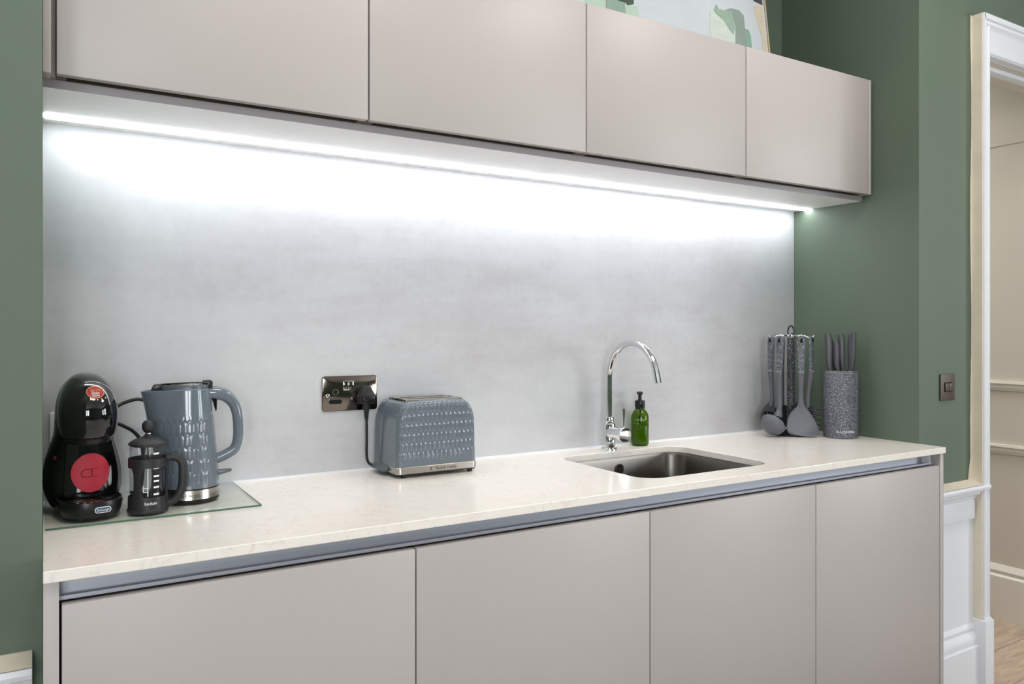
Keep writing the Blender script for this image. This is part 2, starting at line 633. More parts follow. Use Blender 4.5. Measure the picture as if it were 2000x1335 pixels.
# panelled dado, rails and skirting on the two green walls
def rail_profile(y, z, s=1.0):
    return [(y, z), (y - 0.042 * s, z - 0.006), (y - 0.046 * s, z - 0.014), (y - 0.044 * s, z - 0.022), (y - 0.034 * s, z - 0.027),
            (y - 0.030 * s, z - 0.038), (y - 0.020 * s, z - 0.044), (y - 0.017 * s, z - 0.054), (y - 0.012 * s, z - 0.060), (y, z - 0.060)]


def skirt_profile(y, h=0.27):
    return [(y, 0), (y - 0.030, 0), (y - 0.030, h - 0.075), (y - 0.024, h - 0.070), (y - 0.026, h - 0.055), (y - 0.022, h - 0.040),
            (y - 0.012, h - 0.028), (y - 0.014, h - 0.014), (y - 0.006, h), (y, h)]


for nm, a, b in (('trim_1', RX0, -0.014), ('trim_2', 2.449, 2.802), ('trim_8', 3.670, RX1)):
    t = st(prism(nm, rail_profile(FRONT, 0.755), 'x', a, b, 'white_trim', smooth=25))
    prism('ledge', [(FRONT, 0.764), (FRONT - 0.004, 0.764), (FRONT - 0.041, 0.751), (FRONT, 0.750)], 'x', a, 2.759 if nm == 'trim_2' else b, 'cream', t)  # cream here is warm light from above on the white ledge
st(prism('baseboard_left', skirt_profile(FRONT), 'x', RX0, -0.004, 'white_trim', smooth=25))
st(prism('baseboard_right', skirt_profile(FRONT), 'x', 2.449, 2.752, 'white_trim', smooth=25))
st(prism('baseboard_far_right', skirt_profile(FRONT), 'x', 3.678, RX1, 'white_trim', smooth=25))
st(box('trim_9', 3.670, RX1, FRONT - 0.006, FRONT, 0.27, 0.70, 'white_trim'))
wains = st(box('trim_3', 2.449, 2.759, FRONT - 0.006, FRONT, 0.27, 0.70, 'white_trim'))
boxes('panel_frame', [(2.449, 2.752, FRONT - 0.018, FRONT - 0.006, 0.632, 0.698)], 'white_trim', wains, 0.003)
st(box('trim_4', RX0, -0.004, FRONT - 0.006, FRONT, 0.27, 0.70, 'white_trim'))

# door opening: architrave with moulded head, plinth block, lining
AX, AY = 2.759, 1.430
ZH = 2.373
door = bpy.data.objects.new('door_1', None)
COL.objects.link(door)
door.location = (AX, FRONT, 0)
st(door)


def dpart(o):
    o.parent = door
    o.matrix_parent_inverse = Matrix.Translation((-AX, -FRONT, 0))
    return o


dpart(box('jamb_return', AX, AX + 0.006, AY + 0.004, FRONT, 0.28, ZH - 0.004, 'cream'))  # side of the white architrave, warm dimmer light put into its colour
dpart(prism('architrave', [(AX + 0.006, FRONT), (AX + 0.006, AY), (AX + 0.016, AY), (AX + 0.019, AY + 0.004), (AX + 0.028, AY + 0.004), (AX + 0.031, AY + 0.009),
                           (AX + 0.044, AY + 0.009), (AX + 0.048, AY + 0.004), (AX + 0.054, AY + 0.006), (AX + 0.054, FRONT)], 'z', 0.28, ZH, 'white_trim', smooth=25))
hp = [(FRONT, ZH), (AY, ZH), (AY, ZH - 0.018), (AY + 0.006, ZH - 0.022), (AY + 0.003, ZH - 0.034), (AY + 0.012, ZH - 0.046), (AY + 0.014, ZH - 0.052),
      (AY + 0.014, ZH - 0.112), (AY + 0.010, ZH - 0.116), (AY + 0.010, ZH - 0.128), (AY + 0.016, ZH - 0.135), (FRONT, ZH - 0.135)]
dpart(prism('head_moulding', hp, 'x', AX + 0.012, 3.668, 'white_trim', smooth=25))
dpart(prism('plinth_block', [(AX - 0.008, FRONT), (AX - 0.008, AY - 0.012), (AX + 0.044, AY - 0.012), (AX + 0.062, AY + 0.006), (AX + 0.062, FRONT)], 'z', 0, 0.285, 'white_trim', bevel=0.003))
dpart(box('head_lining', 2.80, 3.62, FRONT, 1.60, 2.236, 2.252, 'hall_trim'))
dpart(box('door_stop', 2.80, 3.62, 1.50, 1.535, 2.222, 2.238, 'white_trim', bevel=0.003))
dpart(box('jamb_lining', 2.79, 2.808, FRONT, 1.60, 0, 2.24, 'white_trim'))
dpart(box('far_jamb', 3.606, 3.622, FRONT, 1.60, 0, 2.24, 'white_trim'))
BX = 3.615
dpart(prism('architrave', [(BX, FRONT), (BX, AY + 0.006), (BX + 0.006, AY + 0.004), (BX + 0.010, AY + 0.009), (BX + 0.023, AY + 0.009), (BX + 0.026, AY + 0.004), (BX + 0.035, AY + 0.004),
                           (BX + 0.038, AY), (BX + 0.054, AY), (BX + 0.054, FRONT)], 'z', 0.28, ZH, 'white_trim', smooth=25))
dpart(prism('plinth_block', [(BX - 0.008, FRONT), (BX - 0.008, AY + 0.006), (BX + 0.010, AY - 0.012), (BX + 0.062, AY - 0.012), (BX + 0.062, FRONT)], 'z', 0, 0.285, 'white_trim', bevel=0.003))
# ragged cream paint edge where the green wall meets the architrave
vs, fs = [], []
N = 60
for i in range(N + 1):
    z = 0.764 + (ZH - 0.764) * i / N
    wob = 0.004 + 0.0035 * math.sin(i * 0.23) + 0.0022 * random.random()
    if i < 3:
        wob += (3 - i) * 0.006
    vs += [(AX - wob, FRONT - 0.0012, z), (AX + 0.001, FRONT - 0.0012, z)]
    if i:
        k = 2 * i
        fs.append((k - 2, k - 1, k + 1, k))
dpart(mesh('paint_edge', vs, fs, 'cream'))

# hall wall rails, skirting
st(prism('trim_7', [(3.645, 2.112), (3.641, 2.110), (3.641, 2.100), (3.645, 2.098)], 'y', 1.60, 4.05, 'taupe_wall'))
for z, hh in ((1.055, 0.042), (0.775, 0.042)):
    r = hh / 2
    p = prism('rail', [(3.645, z), (3.627, z), (3.625, z - 0.010), (3.633, z - 0.016), (3.631, z - 0.026), (3.640, z - hh), (3.645, z - hh)], 'y', 1.60, 4.05, 'hall_trim', None, smooth=25)
    p.name = 'trim_%d' % (5 + [1.055, 0.775].index(z))
    st(p)
st(prism('baseboard_hall', [(3.645, 0), (3.622, 0), (3.622, 0.19), (3.630, 0.20), (3.627, 0.215), (3.640, 0.24), (3.645, 0.24)], 'y', 1.60, 4.05, 'hall_trim', smooth=25))

# ------------------------------------------------------------------ fitted kitchen: base run
ZC = 0.910           # worktop top
UD = 1.3896          # base door front
XL = 0.0239
where = ['base cabinet with flat taupe door under the glass board and coffee machine', 'base cabinet with flat taupe door under the toaster',
         'base cabinet with flat taupe door under the steel sink', 'base cabinet with flat taupe door under the utensil stand, nearest the doorway']
for i in range(4):
    a, b = XL + 0.6 * i, XL + 0.6 * (i + 1)
    t = empty('base_cabinet', ((a + b) / 2, UD, 0.0), 0, where[i], 'cabinet', 'taupe base cabinets')
    w = 0.3
    z1 = 0.845
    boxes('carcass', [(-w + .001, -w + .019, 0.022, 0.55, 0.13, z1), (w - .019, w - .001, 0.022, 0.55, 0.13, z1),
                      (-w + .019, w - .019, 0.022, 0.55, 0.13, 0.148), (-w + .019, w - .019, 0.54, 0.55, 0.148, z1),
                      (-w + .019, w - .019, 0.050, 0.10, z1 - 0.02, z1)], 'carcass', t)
    box('door', -w + 0.0018, w - 0.0018, 0, 0.019, 0.135, CAMZ - 0.4265, 'taupe', t, 0.0012)
pl = box('plinth', 0.0225, 2.4275, UD + 0.05, UD + 0.068, 0.0, 0.13, 'taupe')
tag(pl, 'long taupe plinth board below the base cabinets', 'plinth')
for x0, x1, lab in ((0.0006, 0.0222, 'narrow taupe end panel of the base units beside the coffee machine end'),
                    (2.4278, 2.4465, 'narrow taupe end panel of the base units beside the doorway wall')):
    yb = 1.94
    o = box('end_panel', x0, x1, UD, yb, 0.0, ZC - 0.0195, 'taupe', None, 0.001)
    tag(o, lab, 'panel', 'end panels')
rail = empty('handle_rail', (1.225, 1.43, 0.86), 0, 'aluminium recessed grip rail running under the worktop edge above the base doors', 'rail')
yo, zo = -1.43, -0.86
line = [(1.4092, 0.8612), (1.4092, 0.8550), (1.4110, 0.8540), (1.4330, 0.8540), (1.4352, 0.8548), (1.4370, 0.8570), (1.4375, 0.8600), (1.4375, 0.8905)]
sheet('channel', [(a + yo, b + zo) for a, b in line], 0.0225 - 1.225, 2.4275 - 1.225, 0.0015, 'alu', rail)
tag(box('rail_joint', 2.4035 - 1.225, 2.4055 - 1.225, -0.021, 0.0065, -0.006, 0.030, 'white_trim', rail), 'pale joint strip')

# worktop with sink cut-out
SX0, SX1, SY0, SY1, SR = 1.278, 1.742, 1.463, 1.858, 0.062
bm = bmesh.new()
out = [bm.verts.new(p) for p in ((0.0004, 1.3822, ZC), (2.4466, 1.3822, ZC), (2.4466, YB - 0.002, ZC), (0.0004, YB - 0.002, ZC))]
inn = [bm.verts.new(p) for p in rrect((SX0 + SX1) / 2, (SY0 + SY1) / 2, (SX1 - SX0) / 2, (SY1 - SY0) / 2, SR, ZC, 10)]
es = [bm.edges.new((l[i], l[(i + 1) % len(l)])) for l in (out, inn) for i in range(len(l))]
bmesh.ops.triangle_fill(bm, edges=es, use_beauty=True)
g = bmesh.ops.extrude_face_region(bm, geom=bm.faces[:])
bmesh.ops.translate(bm, vec=(0, 0, -0.0188), verts=[v for v in g['geom'] if isinstance(v, bmesh.types.BMVert)])
wt = from_bm('worktop', bm, 'quartz')
bv = wt.modifiers.new('edge', 'BEVEL')
bv.width, bv.segments, bv.limit_method, bv.angle_limit = 0.0015, 2, 'ANGLE', math.radians(50)
tag(wt, 'long off-white quartz worktop with a cut-out for the sink', 'worktop')

# undermount sink
cx, cy = (SX0 + SX1) / 2, (SY0 + SY1) / 2
hx, hy = (SX1 - SX0) / 2, (SY1 - SY0) / 2
sink = empty('kitchen_sink', (cx, cy, 0.70), 0, 'rectangular undermounted stainless steel sink bowl with rounded corners', 'sink')
zz = ZC - 0.0192 - 0.70
rr = [rrect(0, 0, hx + 0.02, hy + 0.02, SR + 0.02, zz, 10), rrect(0, 0, hx + 0.001, hy + 0.001, SR, zz, 10), rrect(0, 0, hx - 0.002, hy - 0.002, SR, zz - 0.010, 10),
      rrect(0, 0, hx - 0.006, hy - 0.006, SR, 0.045, 10), rrect(0, 0, hx - 0.012, hy - 0.012, SR, 0.022, 10), rrect(0, 0, hx - 0.03, hy - 0.03, SR, 0.008, 10), rrect(0, 0, hx - 0.07, hy - 0.07, SR, 0.004, 10),
      rrect(0, 0, 0.05, 0.05, 0.049, 0.001, 10)]
sb = rings('bowl', rr, 'steel_sink', sink, 50, (False, True))
ov = lathe('overflow', [(0.0168, 0), (0.0168, 0.0018), (0.0130, 0.0018), (0.0126, 0.0006)], 'steel', sink, 32, caps=(False, False), loc=(0.0, hy - 0.0035, 0.155), rot=(PI / 2, 0, 0))
lathe('overflow_hole', [(0.013, 0.0), (0.013, 0.0010), (0.0, 0.0010)], 'hole', ov, 24)
boxes('overflow_spoke', [(-0.0015, 0.0015, -0.012, 0.0, 0.0011, 0.0019)], 'steel', ov)
for a in (PI * 2 / 3, -PI * 2 / 3):
    o = boxes('overflow_spoke', [(-0.0015, 0.0015, -0.012, 0.0, 0.0011, 0.0019)], 'steel', ov)
    o.rotation_euler = (0, 0, a)
lathe('waste', [(0.044, 0.002), (0.046, 0.005), (0.036, 0.005), (0.030, 0.003), (0.0, 0.004)], 'chrome', sink, 40)

# splashback
YS = 1.962
sp = box('splashback', 0.0003, NX - 0.0003, YS, YB - 0.0005, ZC + 0.0003, CAMZ + 0.4517, 'splash', None, 0.0006)
tag(sp, 'pale grey concrete effect splashback panel behind the worktop', 'splashback')
tag(box('sealant_strip', 0.0015, NX - 0.0015, YS - 0.004, YS + 0.001, ZC, ZC + 0.0035, 'white_trim', sp), 'white sealant line')

# ------------------------------------------------------------------ wall cabinets
UY = 1.6343
ZU0, ZU1 = CAMZ + 0.4677, CAMZ + 0.860
XU = 0.0202
where = ['wall cabinet with flat taupe door above the coffee machine and kettle', 'wall cabinet with flat taupe door above the toaster',
         'wall cabinet with flat taupe door above the tap and sink', 'wall cabinet with flat taupe door above the utensil stand and knife block']
for i in range(4):
    a, b = XU + 0.6 * i, XU + 0.6 * (i + 1)
    t = empty('wall_cabinet', ((a + b) / 2, UY, ZU0), 0, where[i], 'cabinet', 'taupe wall cabinets')
    w = 0.3
    hgt = ZU1 - ZU0
    dp = YB - 0.002 - UY
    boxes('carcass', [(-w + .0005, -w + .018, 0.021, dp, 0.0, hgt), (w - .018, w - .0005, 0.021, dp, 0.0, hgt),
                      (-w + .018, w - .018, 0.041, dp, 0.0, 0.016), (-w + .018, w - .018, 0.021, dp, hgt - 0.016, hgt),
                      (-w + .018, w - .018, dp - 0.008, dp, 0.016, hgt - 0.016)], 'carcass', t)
    box('door', -w + 0.0020, w - 0.0020, 0, 0.019, 0, hgt, 'taupe', t, 0.0012)
    box('grip_recess', -w + .018, w - .018, 0.0408, 0.0412, 0.0, 0.10, 'dark_gap', t)  # dark sheet painting the shade inside the finger slot
for x0, x1, lab in ((0.0004, 0.0135, 'narrow taupe end panel of the wall cabinets at the coffee machine end'),
                    (2.4230, 2.4370, 'narrow taupe end panel of the wall cabinets at the knife block end')):
    o = box('cabinet_end_panel', x0, x1, UY, YB - 0.002, ZU0, ZU1, 'taupe', None, 0.001)
    if x0 < 1:
        box('filler_strip', x1 + 0.0002, 0.0204, UY + 0.020, YB - 0.01, ZU0, ZU1, 'edge_band', o)
    tag(o, lab, 'panel', 'wall cabinet end panels')
LY0, LY1 = 1.879, 1.915
for a, b, lab in ((0.0004, 1.2195, 'pale underside board lit by the strip light, above the kettle and toaster'),
                  (1.2205, NX - 0.0015, 'pale underside board lit by the strip light, above the tap and knife block')):
    o = boxes('underside_board', [(a, b, UY + 0.041, LY0 - 0.0015, ZU0 - 0.0165, ZU0 - 0.0004), (a, b, LY1 + 0.001, YB - 0.002, ZU0 - 0.0160, ZU0 - 0.0004),
                                  (a, b, LY0 - 0.0015, LY1 + 0.001, ZU0 - 0.005, ZU0 - 0.0004)], 'shelf')
    box('edge_band', a, b, UY + 0.0404, UY + 0.0412, ZU0 - 0.0166, ZU0 - 0.0004, 'edge_band', o)
    tag(o, lab, 'board', 'underside boards')
led = empty('led_strip_light', (1.225, (LY0 + LY1) / 2, ZU0 - 0.0165), 0, 'long recessed white LED strip glowing under the wall cabinets', 'light')
hl = NX / 2 - 0.003
boxes('profile', [(-hl, hl, -0.0178, -0.0155, 0.0, 0.0110), (-hl, hl, 0.0155, 0.0178, 0.0, 0.0110), (-hl, hl, -0.0155, 0.0155, 0.009, 0.0110)], 'led_case', led)
box('diffuser', -hl, hl, -0.0153, 0.0153, -0.0028, 0.006, 'led', led)

# ------------------------------------------------------------------ canvas leaning on top of the wall cabinets
LEAN = math.atan(0.117)
PW, PH = 1.52, 1.02
art = empty('canvas_painting', (2.182 - PW / 2, 1.836, ZU1), 0, 'abstract green and white canvas leaning on the wall above the cabinets', 'painting')
art.rotation_euler = (-LEAN, 0, 0)
box('canvas', -PW / 2 + 0.006, PW / 2 - 0.006, 0.004, 0.022, 0.006, PH - 0.006, 'canvas', art)
boxes('frame', [(-PW / 2, -PW / 2 + 0.005, 0, 0.026, 0, PH), (PW / 2 - 0.005, PW / 2, 0, 0.026, 0, PH),
                (-PW / 2 + 0.005, PW / 2 - 0.005, 0, 0.026, 0, 0.005), (-PW / 2 + 0.005, PW / 2 - 0.005, 0, 0.026, PH - 0.005, PH)], 'frame_wood', art)
PATCH = {
    'mint': [(-0.034, 0.157), (0.04, 0.175), (0.033, 0.121), (-0.038, 0.117), (-0.062, 0.117)],
    'sage': [(0.036, 0.155), (0.112, 0.158), (0.116, 0.12), (0.033, 0.121)],
    'mint2': [(0.111, 0.142), (0.163, 0.152), (0.167, 0.119), (0.113, 0.12)],
    'pine': [(0.088, 0.198), (0.153, 0.214), (0.147, 0.154), (0.12, 0.144), (0.118, 0.15), (0.084, 0.151)],
    'pale': [(0.477, 0.206), (0.507, 0.213), (0.543, 0.187), (0.582, 0.141), (0.574, 0.119), (0.469, 0.118)],
    'leaf': [(0.499, 0.215), (0.513, 0.239), (0.525, 0.223), (0.588, 0.231), (0.594, 0.165), (0.583, 0.146), (0.543, 0.187), (0.506, 0.204)],
    'grey_sage': [(0.556, 0.228), (0.583, 0.24), (0.623, 0.241), (0.645, 0.226), (0.641, 0.111), (0.58, 0.099), (0.598, 0.174), (0.588, 0.228)],
    'teal': [(0.644, 0.18), (0.662, 0.179), (0.671, 0.16), (0.668, 0.112), (0.638, 0.106)],
    'sand': [(0.698, 0.273), (0.744, 0.285), (0.751, 0.116), (0.727, 0.111), (0.726, 0.171), (0.7, 0.247)],
    'ink': [(0.692, 0.319), (0.747, 0.332), (0.747, 0.288), (0.703, 0.293)],
}
for nm, pts_ in PATCH.items():
    prism('paint_patch', [(a, 0.03 if b < 0.13 else b) for a, b in pts_], 'y', 0.0030, 0.0042, 'p_' + nm.rstrip('2'), art)


# ------------------------------------------------------------------ sockets, switch
so = empty('double_socket', (0.6905, YS, CAMZ - 0.164), 0, 'black nickel double socket plate on the splashback beside the toaster', 'socket')
prism('plate', [(x, z) for x, z, _ in rrect(0, 0, 0.0745, 0.0455, 0.006, 0, 5)], 'y', -0.005, 0, 'nickel', so, bevel=0.0012)
sw = box('switch_surround', -0.0185, 0.0085, -0.0066, -0.005, 0.008, 0.033, 'chrome', so, 0.0006)
for x in (-0.0168, -0.0042):
    box('rocker', x, x + 0.0110, -0.0090, -0.0064, 0.0100, 0.0310, 'nickel', sw, 0.001)
lathe('earth_hole', [(0.0085, 0.0), (0.0085, 0.0018), (0.0066, 0.0018), (0.0066, 0.0006), (0, 0.0006)], 'chrome', so, 24, loc=(-0.0395, -0.005, 0.004), rot=(PI / 2, 0, 0))
lathe('hole', [(0.0064, 0.0), (0.0064, 0.0010), (0, 0.0010)], 'hole', so, 20, loc=(-0.0395, -0.0048, 0.004), rot=(PI / 2, 0, 0))
prism('pin_surround', [(x, z) for x, z, _ in rrect(-0.040, -0.0205, 0.0185, 0.0068, 0.0066, 0, 6)], 'y', -0.0066, -0.005, 'chrome', so)
prism('pin_slot', [(x, z) for x, z, _ in rrect(-0.040, -0.0205, 0.0170, 0.0054, 0.0052, 0, 6)], 'y', -0.0070, -0.0060, 'hole', so)
for x in (-0.0605, 0.0605):
    sc = lathe('screw', [(0.0048, 0.0), (0.0046, 0.0014), (0.0030, 0.0020), (0, 0.0020)], 'chrome', so, 20, loc=(x, -0.005, -0.004), rot=(PI / 2, 0, 0))
    box('screw_slot', -0.0036, 0.0036, -0.0005, 0.0005, 0.0018, 0.0022, 'hole', sc, rot=(0, 0, 0.7))

ws = empty('white_socket', (0.056, YS, CAMZ - 0.221), 0, 'pale plastic single socket on the splashback behind the coffee machine', 'socket')
prism('plate', [(x, z) for x, z, _ in rrect(0, 0, 0.043, 0.043, 0.004, 0, 4)], 'y', -0.006, 0, 'white_plastic', ws, bevel=0.002)
for x in (0.018,):
    box('rocker', x, x + 0.009, -0.0085, -0.006, 0.012, 0.030, 'white_plastic', ws, 0.001)

lsw = empty('light_switch', (2.605, FRONT, CAMZ - 0.190), 0, 'bronze double rocker light switch on the green wall beside the doorway', 'switch')
prism('plate', [(x, z) for x, z, _ in rrect(0, 0, 0.042, 0.0445, 0.003, 0, 4)], 'y', -0.006, 0, 'bronze', lsw, bevel=0.001)
box('surround', -0.022, 0.024, -0.0068, -0.0058, -0.016, 0.016, 'hole', lsw)
for x in (-0.0205, 0.0015):
    box('rocker', x, x + 0.020, -0.0110, -0.0064, -0.014, 0.014, 'bronze', lsw, 0.0015)

# ------------------------------------------------------------------ tap
tap = empty('kitchen_tap', (1.510, 1.906, ZC), 0, 'chrome swan neck mixer tap standing behind the sink', 'tap')
lathe('base', [(0.0250, 0.0), (0.0250, 0.003), (0.0235, 0.005), (0.0200, 0.005)], 'chrome', tap, 40)
lathe('body', [(0.0196, 0.004), (0.0196, 0.078), (0.0188, 0.080), (0.0150, 0.080)], 'chrome', tap, 40)
lathe('collar', [(0.0135, 0.078), (0.0150, 0.082), (0.0150, 0.098), (0.0140, 0.100), (0.0100, 0.100)], 'chrome', tap, 40)
R_, zt = 0.110, 0.222
pts = [(0, 0, 0.09), (0, 0, 0.12), (0, 0, 0.16), (0, 0, 0.20), (0, 0, zt)]
for k in range(1, 19):
    a = math.radians(165 * k / 18)
    pts.append((0, -R_ + R_ * math.cos(a), zt + R_ * math.sin(a)))
a = math.radians(165)
ex, ez = -R_ + R_ * math.cos(a), zt + R_ * math.sin(a)
tx, tz = -math.sin(a), math.cos(a)
pts.append((0, ex + tx * 0.012, ez + tz * 0.012))
tube('spout', pts, 0.0098, 'chrome', tap, 24, spline=3, up=(1, 0, 0))
tube('aerator', [(0, ex + tx * 0.012, ez + tz * 0.012), (0, ex + tx * 0.022, ez + tz * 0.022), (0, ex + tx * 0.034, ez + tz * 0.034)], 0.0104, 'chrome', tap, 24, spline=2, up=(1, 0, 0))
lathe('valve', [(0.0190, 0.0), (0.0190, 0.058), (0.0185, 0.060), (0.0225, 0.060), (0.0225, 0.079), (0.0215, 0.0805), (0, 0.081)], 'chrome', tap, 40, loc=(0, 0, 0.053), rot=(PI / 2, 0, 0))
tube('lever', [(0, -0.070, 0.070), (0, -0.070, 0.100), (0, -0.070, 0.106)], 0.0036, 'chrome', tap, 14, spline=3, up=(1, 0, 0))
tube('lever_tip', [(0, -0.070, 0.106), (0, -0.070, 0.132)], 0.0052, 'chrome', tap, 16, spline=3, up=(1, 0, 0))

# ------------------------------------------------------------------ soap bottle
sb_ = empty('soap_bottle', (1.646, 1.918, ZC), -0.41, 'green plastic pump bottle of soap with black pump beside the tap', 'bottle')
r = 0.0287
outp = [(0.0, 0.001), (0.024, 0.0), (0.0272, 0.003), (r, 0.008), (r, 0.090), (0.0270, 0.100), (0.0225, 0.109), (0.0160, 0.116), (0.0130, 0.119), (0.0125, 0.124)]
inp = [(0.0110, 0.124), (0.0115, 0.119), (0.0145, 0.1145), (0.0210, 0.1075), (0.0255, 0.099), (r - 0.0014, 0.090), (r - 0.0014, 0.009), (0.0255, 0.004), (0.0, 0.0035)]
lathe('bottle', outp + inp, 'green_glass', sb_, 48)
lathe('soap', [(0.0, 0.0050), (0.0246, 0.0054), (0.0262, 0.009), (0.0262, 0.070), (0, 0.070)], 'soap', sb_, 40)
lathe('collar', [(0.0158, 0.118), (0.0160, 0.121), (0.0150, 0.123), (0.0162, 0.125), (0.0162, 0.142), (0.0150, 0.1445), (0, 0.1445)], 'black_satin', sb_, 32)
pu = lathe('pump', [(0.0075, 0.144), (0.0070, 0.1475), (0.0055, 0.149), (0.0055, 0.162), (0.0090, 0.164), (0.0095, 0.170), (0.0080, 0.1725), (0, 0.1730)], 'black_satin', sb_, 24)
tube('nozzle', [(0, 0, 0.168), (-0.004, -0.012, 0.1685), (-0.007, -0.024, 0.166)], [0.0055, 0.0048, 0.0035], 'black_satin', pu, 12, spline=4)
tube('dip_tube', [(0, 0, 0.118), (0, 0, 0.02)], 0.0022, 'black_matt', sb_, 8, spline=2)
bent_text('print', 'KITCHEN', 0.0070, 'p_leaf', sb_, r + 0.0001, 0.084, -0.20, 0.0001)

# ------------------------------------------------------------------ glass board
gb = box('glass_board', 0.004, 0.393, 1.6615, YS - 0.006, ZC + 0.0006, ZC + 0.0046, 'board_glass', None, 0.0005)
box('front_edge', 0.004, 0.393, 1.6611, 1.6614, ZC + 0.0008, ZC + 0.0044, 'glass_edge', gb)
box('side_edge', 0.3931, 0.3934, 1.6615, YS - 0.006, ZC + 0.0008, ZC + 0.0044, 'glass_edge', gb)
tag(gb, 'clear tempered glass worktop saver board under the kettle and coffee machine', 'glass board')
ZG = ZC + 0.0046


# ------------------------------------------------------------------ honeycomb relief
def hex_relief(u, v, w, h, depth, soft=0.30):
    """distance field of elongated hexagon cells (width w, height h); 0 on the joints, depth in the middle"""
    best = None
    ry = h * 0.78
    j0 = round(v / ry)
    for j in (j0 - 1, j0, j0 + 1):
        off = 0.5 * (j % 2)
        i0 = round(u / w - off)
        for i in (i0 - 1, i0, i0 + 1):
            dx = abs(u - (i + off) * w) / (w * 0.5)
            dy = abs(v - j * ry) / (h * 0.5)
            # elongated hexagon: |x|<1, and sloped ends
            d = max(dx, dy * 1.0 + dx * 0.44 - 0.0)
            if best is None or d < best:
                best = d
    t = max(0.0, min(1.0, (1.0 - best) / soft))
    return depth * t * t * (3 - 2 * t)


# ------------------------------------------------------------------ toaster
to = empty('toaster', (0.8635, 1.862, ZC), 0, 'grey two slice toaster with honeycomb relief and steel strip', 'toaster')
TW, TZ0, TZ1, TD = 0.1125, 0.028, 0.188, 0.075


CRX, CRZ = 0.036, 0.062


def thw(z):
    q = (z - TZ0) / (TZ1 - TZ0)
    base = TW - 0.003 * q
    k = (z - (TZ1 - CRZ)) / CRZ
    if k <= 0:
        return base
    return base - CRX + CRX * math.sqrt(max(0.0, 1 - k * k))


def crown(x, z):
    q = max(0.0, (z - TZ0) / (TZ1 - TZ0) - 0.5) * 2
    return z + 0.004 * q * (1 - (x / TW) ** 2)


def toaster_outline(n=36):
    zs = [TZ0 + (TZ1 - TZ0) * math.sin(PI / 2 * i / n) for i in range(n + 1)]
    right = [(thw(z), z) for z in zs]
    top = [(right[-1][0] * (1 - 2 * i / 12), TZ1) for i in range(1, 12)]
    return [(x, crown(x, z)) for x, z in right + top + [(-x, z) for x, z in reversed(right)]]


OUT = toaster_outline()


def shell(name, sgn, m):
    """front or back half shell with a hex relief on its face; the face looks towards -y (sgn -1) or +y"""
    NU, NV = 150, 110
    vs, fs = [], []
    R = 0.014
    for i in range(NV + 1):
        z = TZ0 + (TZ1 - TZ0) * math.sin(PI / 2 * i / NV)
        hw = thw(z)
        for j in range(NU + 1):
            s = -1 + 2 * j / NU
            s = math.copysign(abs(math.sin(s * PI / 2)) ** 0.9, s)
            x = hw * s
            d = min(hw - abs(x), TZ1 - z)
            yy = TD
            if d < R:
                yy -= R - math.sqrt(max(0.0, R * R - (R - d) ** 2))
            if sgn < 0:
                fade = max(0.0, min(1.0, (d - 0.002) / 0.006)) * max(0.0, min(1.0, (z - TZ0 - 0.006) / 0.012))
                yy += hex_relief(x, z - 0.03, 0.0128, 0.030, 0.0015, 0.50) * fade
            vs.append((x, sgn * yy, crown(x, z)))
    for i in range(NV):
        for j in range(NU):
            a = i * (NU + 1) + j
            fs.append((a, a + 1, a + NU + 2, a + NU + 1))
    n0 = len(vs)
    for y in (-(TD - R), 0.0470):
        vs += [(x, y, z) for x, z in OUT]
    k = len(OUT)
    for j in range(k - 1):
        fs.append((n0 + j, n0 + j + 1, n0 + k + j + 1, n0 + k + j))
    return mesh(name, vs, fs, m, to, 35)


fsb = shell('front_shell', -1, 'slate')
# front shell runs back to the seam, the rear shell closes it
rings('rear_shell', [[(x, y, z) for x, z in OUT] for y in (0.050, TD)], 'slate', to, 35, (True, True), closed=True)
rings('seam', [[(x * 0.985, y, TZ0 + (z - TZ0) * 0.992) for x, z in OUT] for y in (0.047, 0.051)], 'dark_gap', to, 35, (True, True))
base_prof = lambda hx_, hy_, r_, z: rrect(0, 0, hx_, hy_, r_, z, 6)
rings('steel_strip', [base_prof(TW + 0.0005, TD + 0.0015, 0.014, 0.0105), base_prof(TW + 0.0018, TD + 0.0028, 0.015, 0.012), base_prof(TW + 0.0018, TD + 0.0028, 0.015, 0.0265), base_prof(TW + 0.0005, TD + 0.0015, 0.014, 0.028)], 'steel', to, 40)
box('base', -TW + 0.004, TW - 0.004, -TD + 0.004, TD - 0.004, 0.007, 0.012, 'black_satin', to)
for x in (-0.088, 0.098):
    for y in (-0.062, 0.058):
        lathe('foot', [(0.0065, 0.0), (0.0075, 0.002), (0.0075, 0.0085)], 'black_matt', to, 16, c=(x, y))
# metal top plate with two bread slots
PX, PYH, pz = 0.080, 0.056, 0.1880
tp = boxes('top_plate', [(-PX, PX, -PYH, -PYH + 0.016, pz - 0.004, pz + 0.0060), (-PX, PX, PYH - 0.016, PYH, pz - 0.004, pz + 0.0060), (-PX, PX, -0.006, 0.006, pz - 0.004, pz + 0.0060),
                         (-PX, -PX + 0.016, -PYH + 0.016, PYH - 0.016, pz - 0.004, pz + 0.0060), (PX - 0.016, PX, -PYH + 0.016, PYH - 0.016, pz - 0.004, pz + 0.0060)], 'steel', to)
bvm = tp.modifiers.new('edge', 'BEVEL')
bvm.width, bvm.segments = 0.0012, 2
for y in (-0.021, 0.021):
    box('bread_slot', -PX + 0.014, PX - 0.014, y - 0.0175, y + 0.0175, pz - 0.006, pz + 0.0042, 'dark_gap', to)
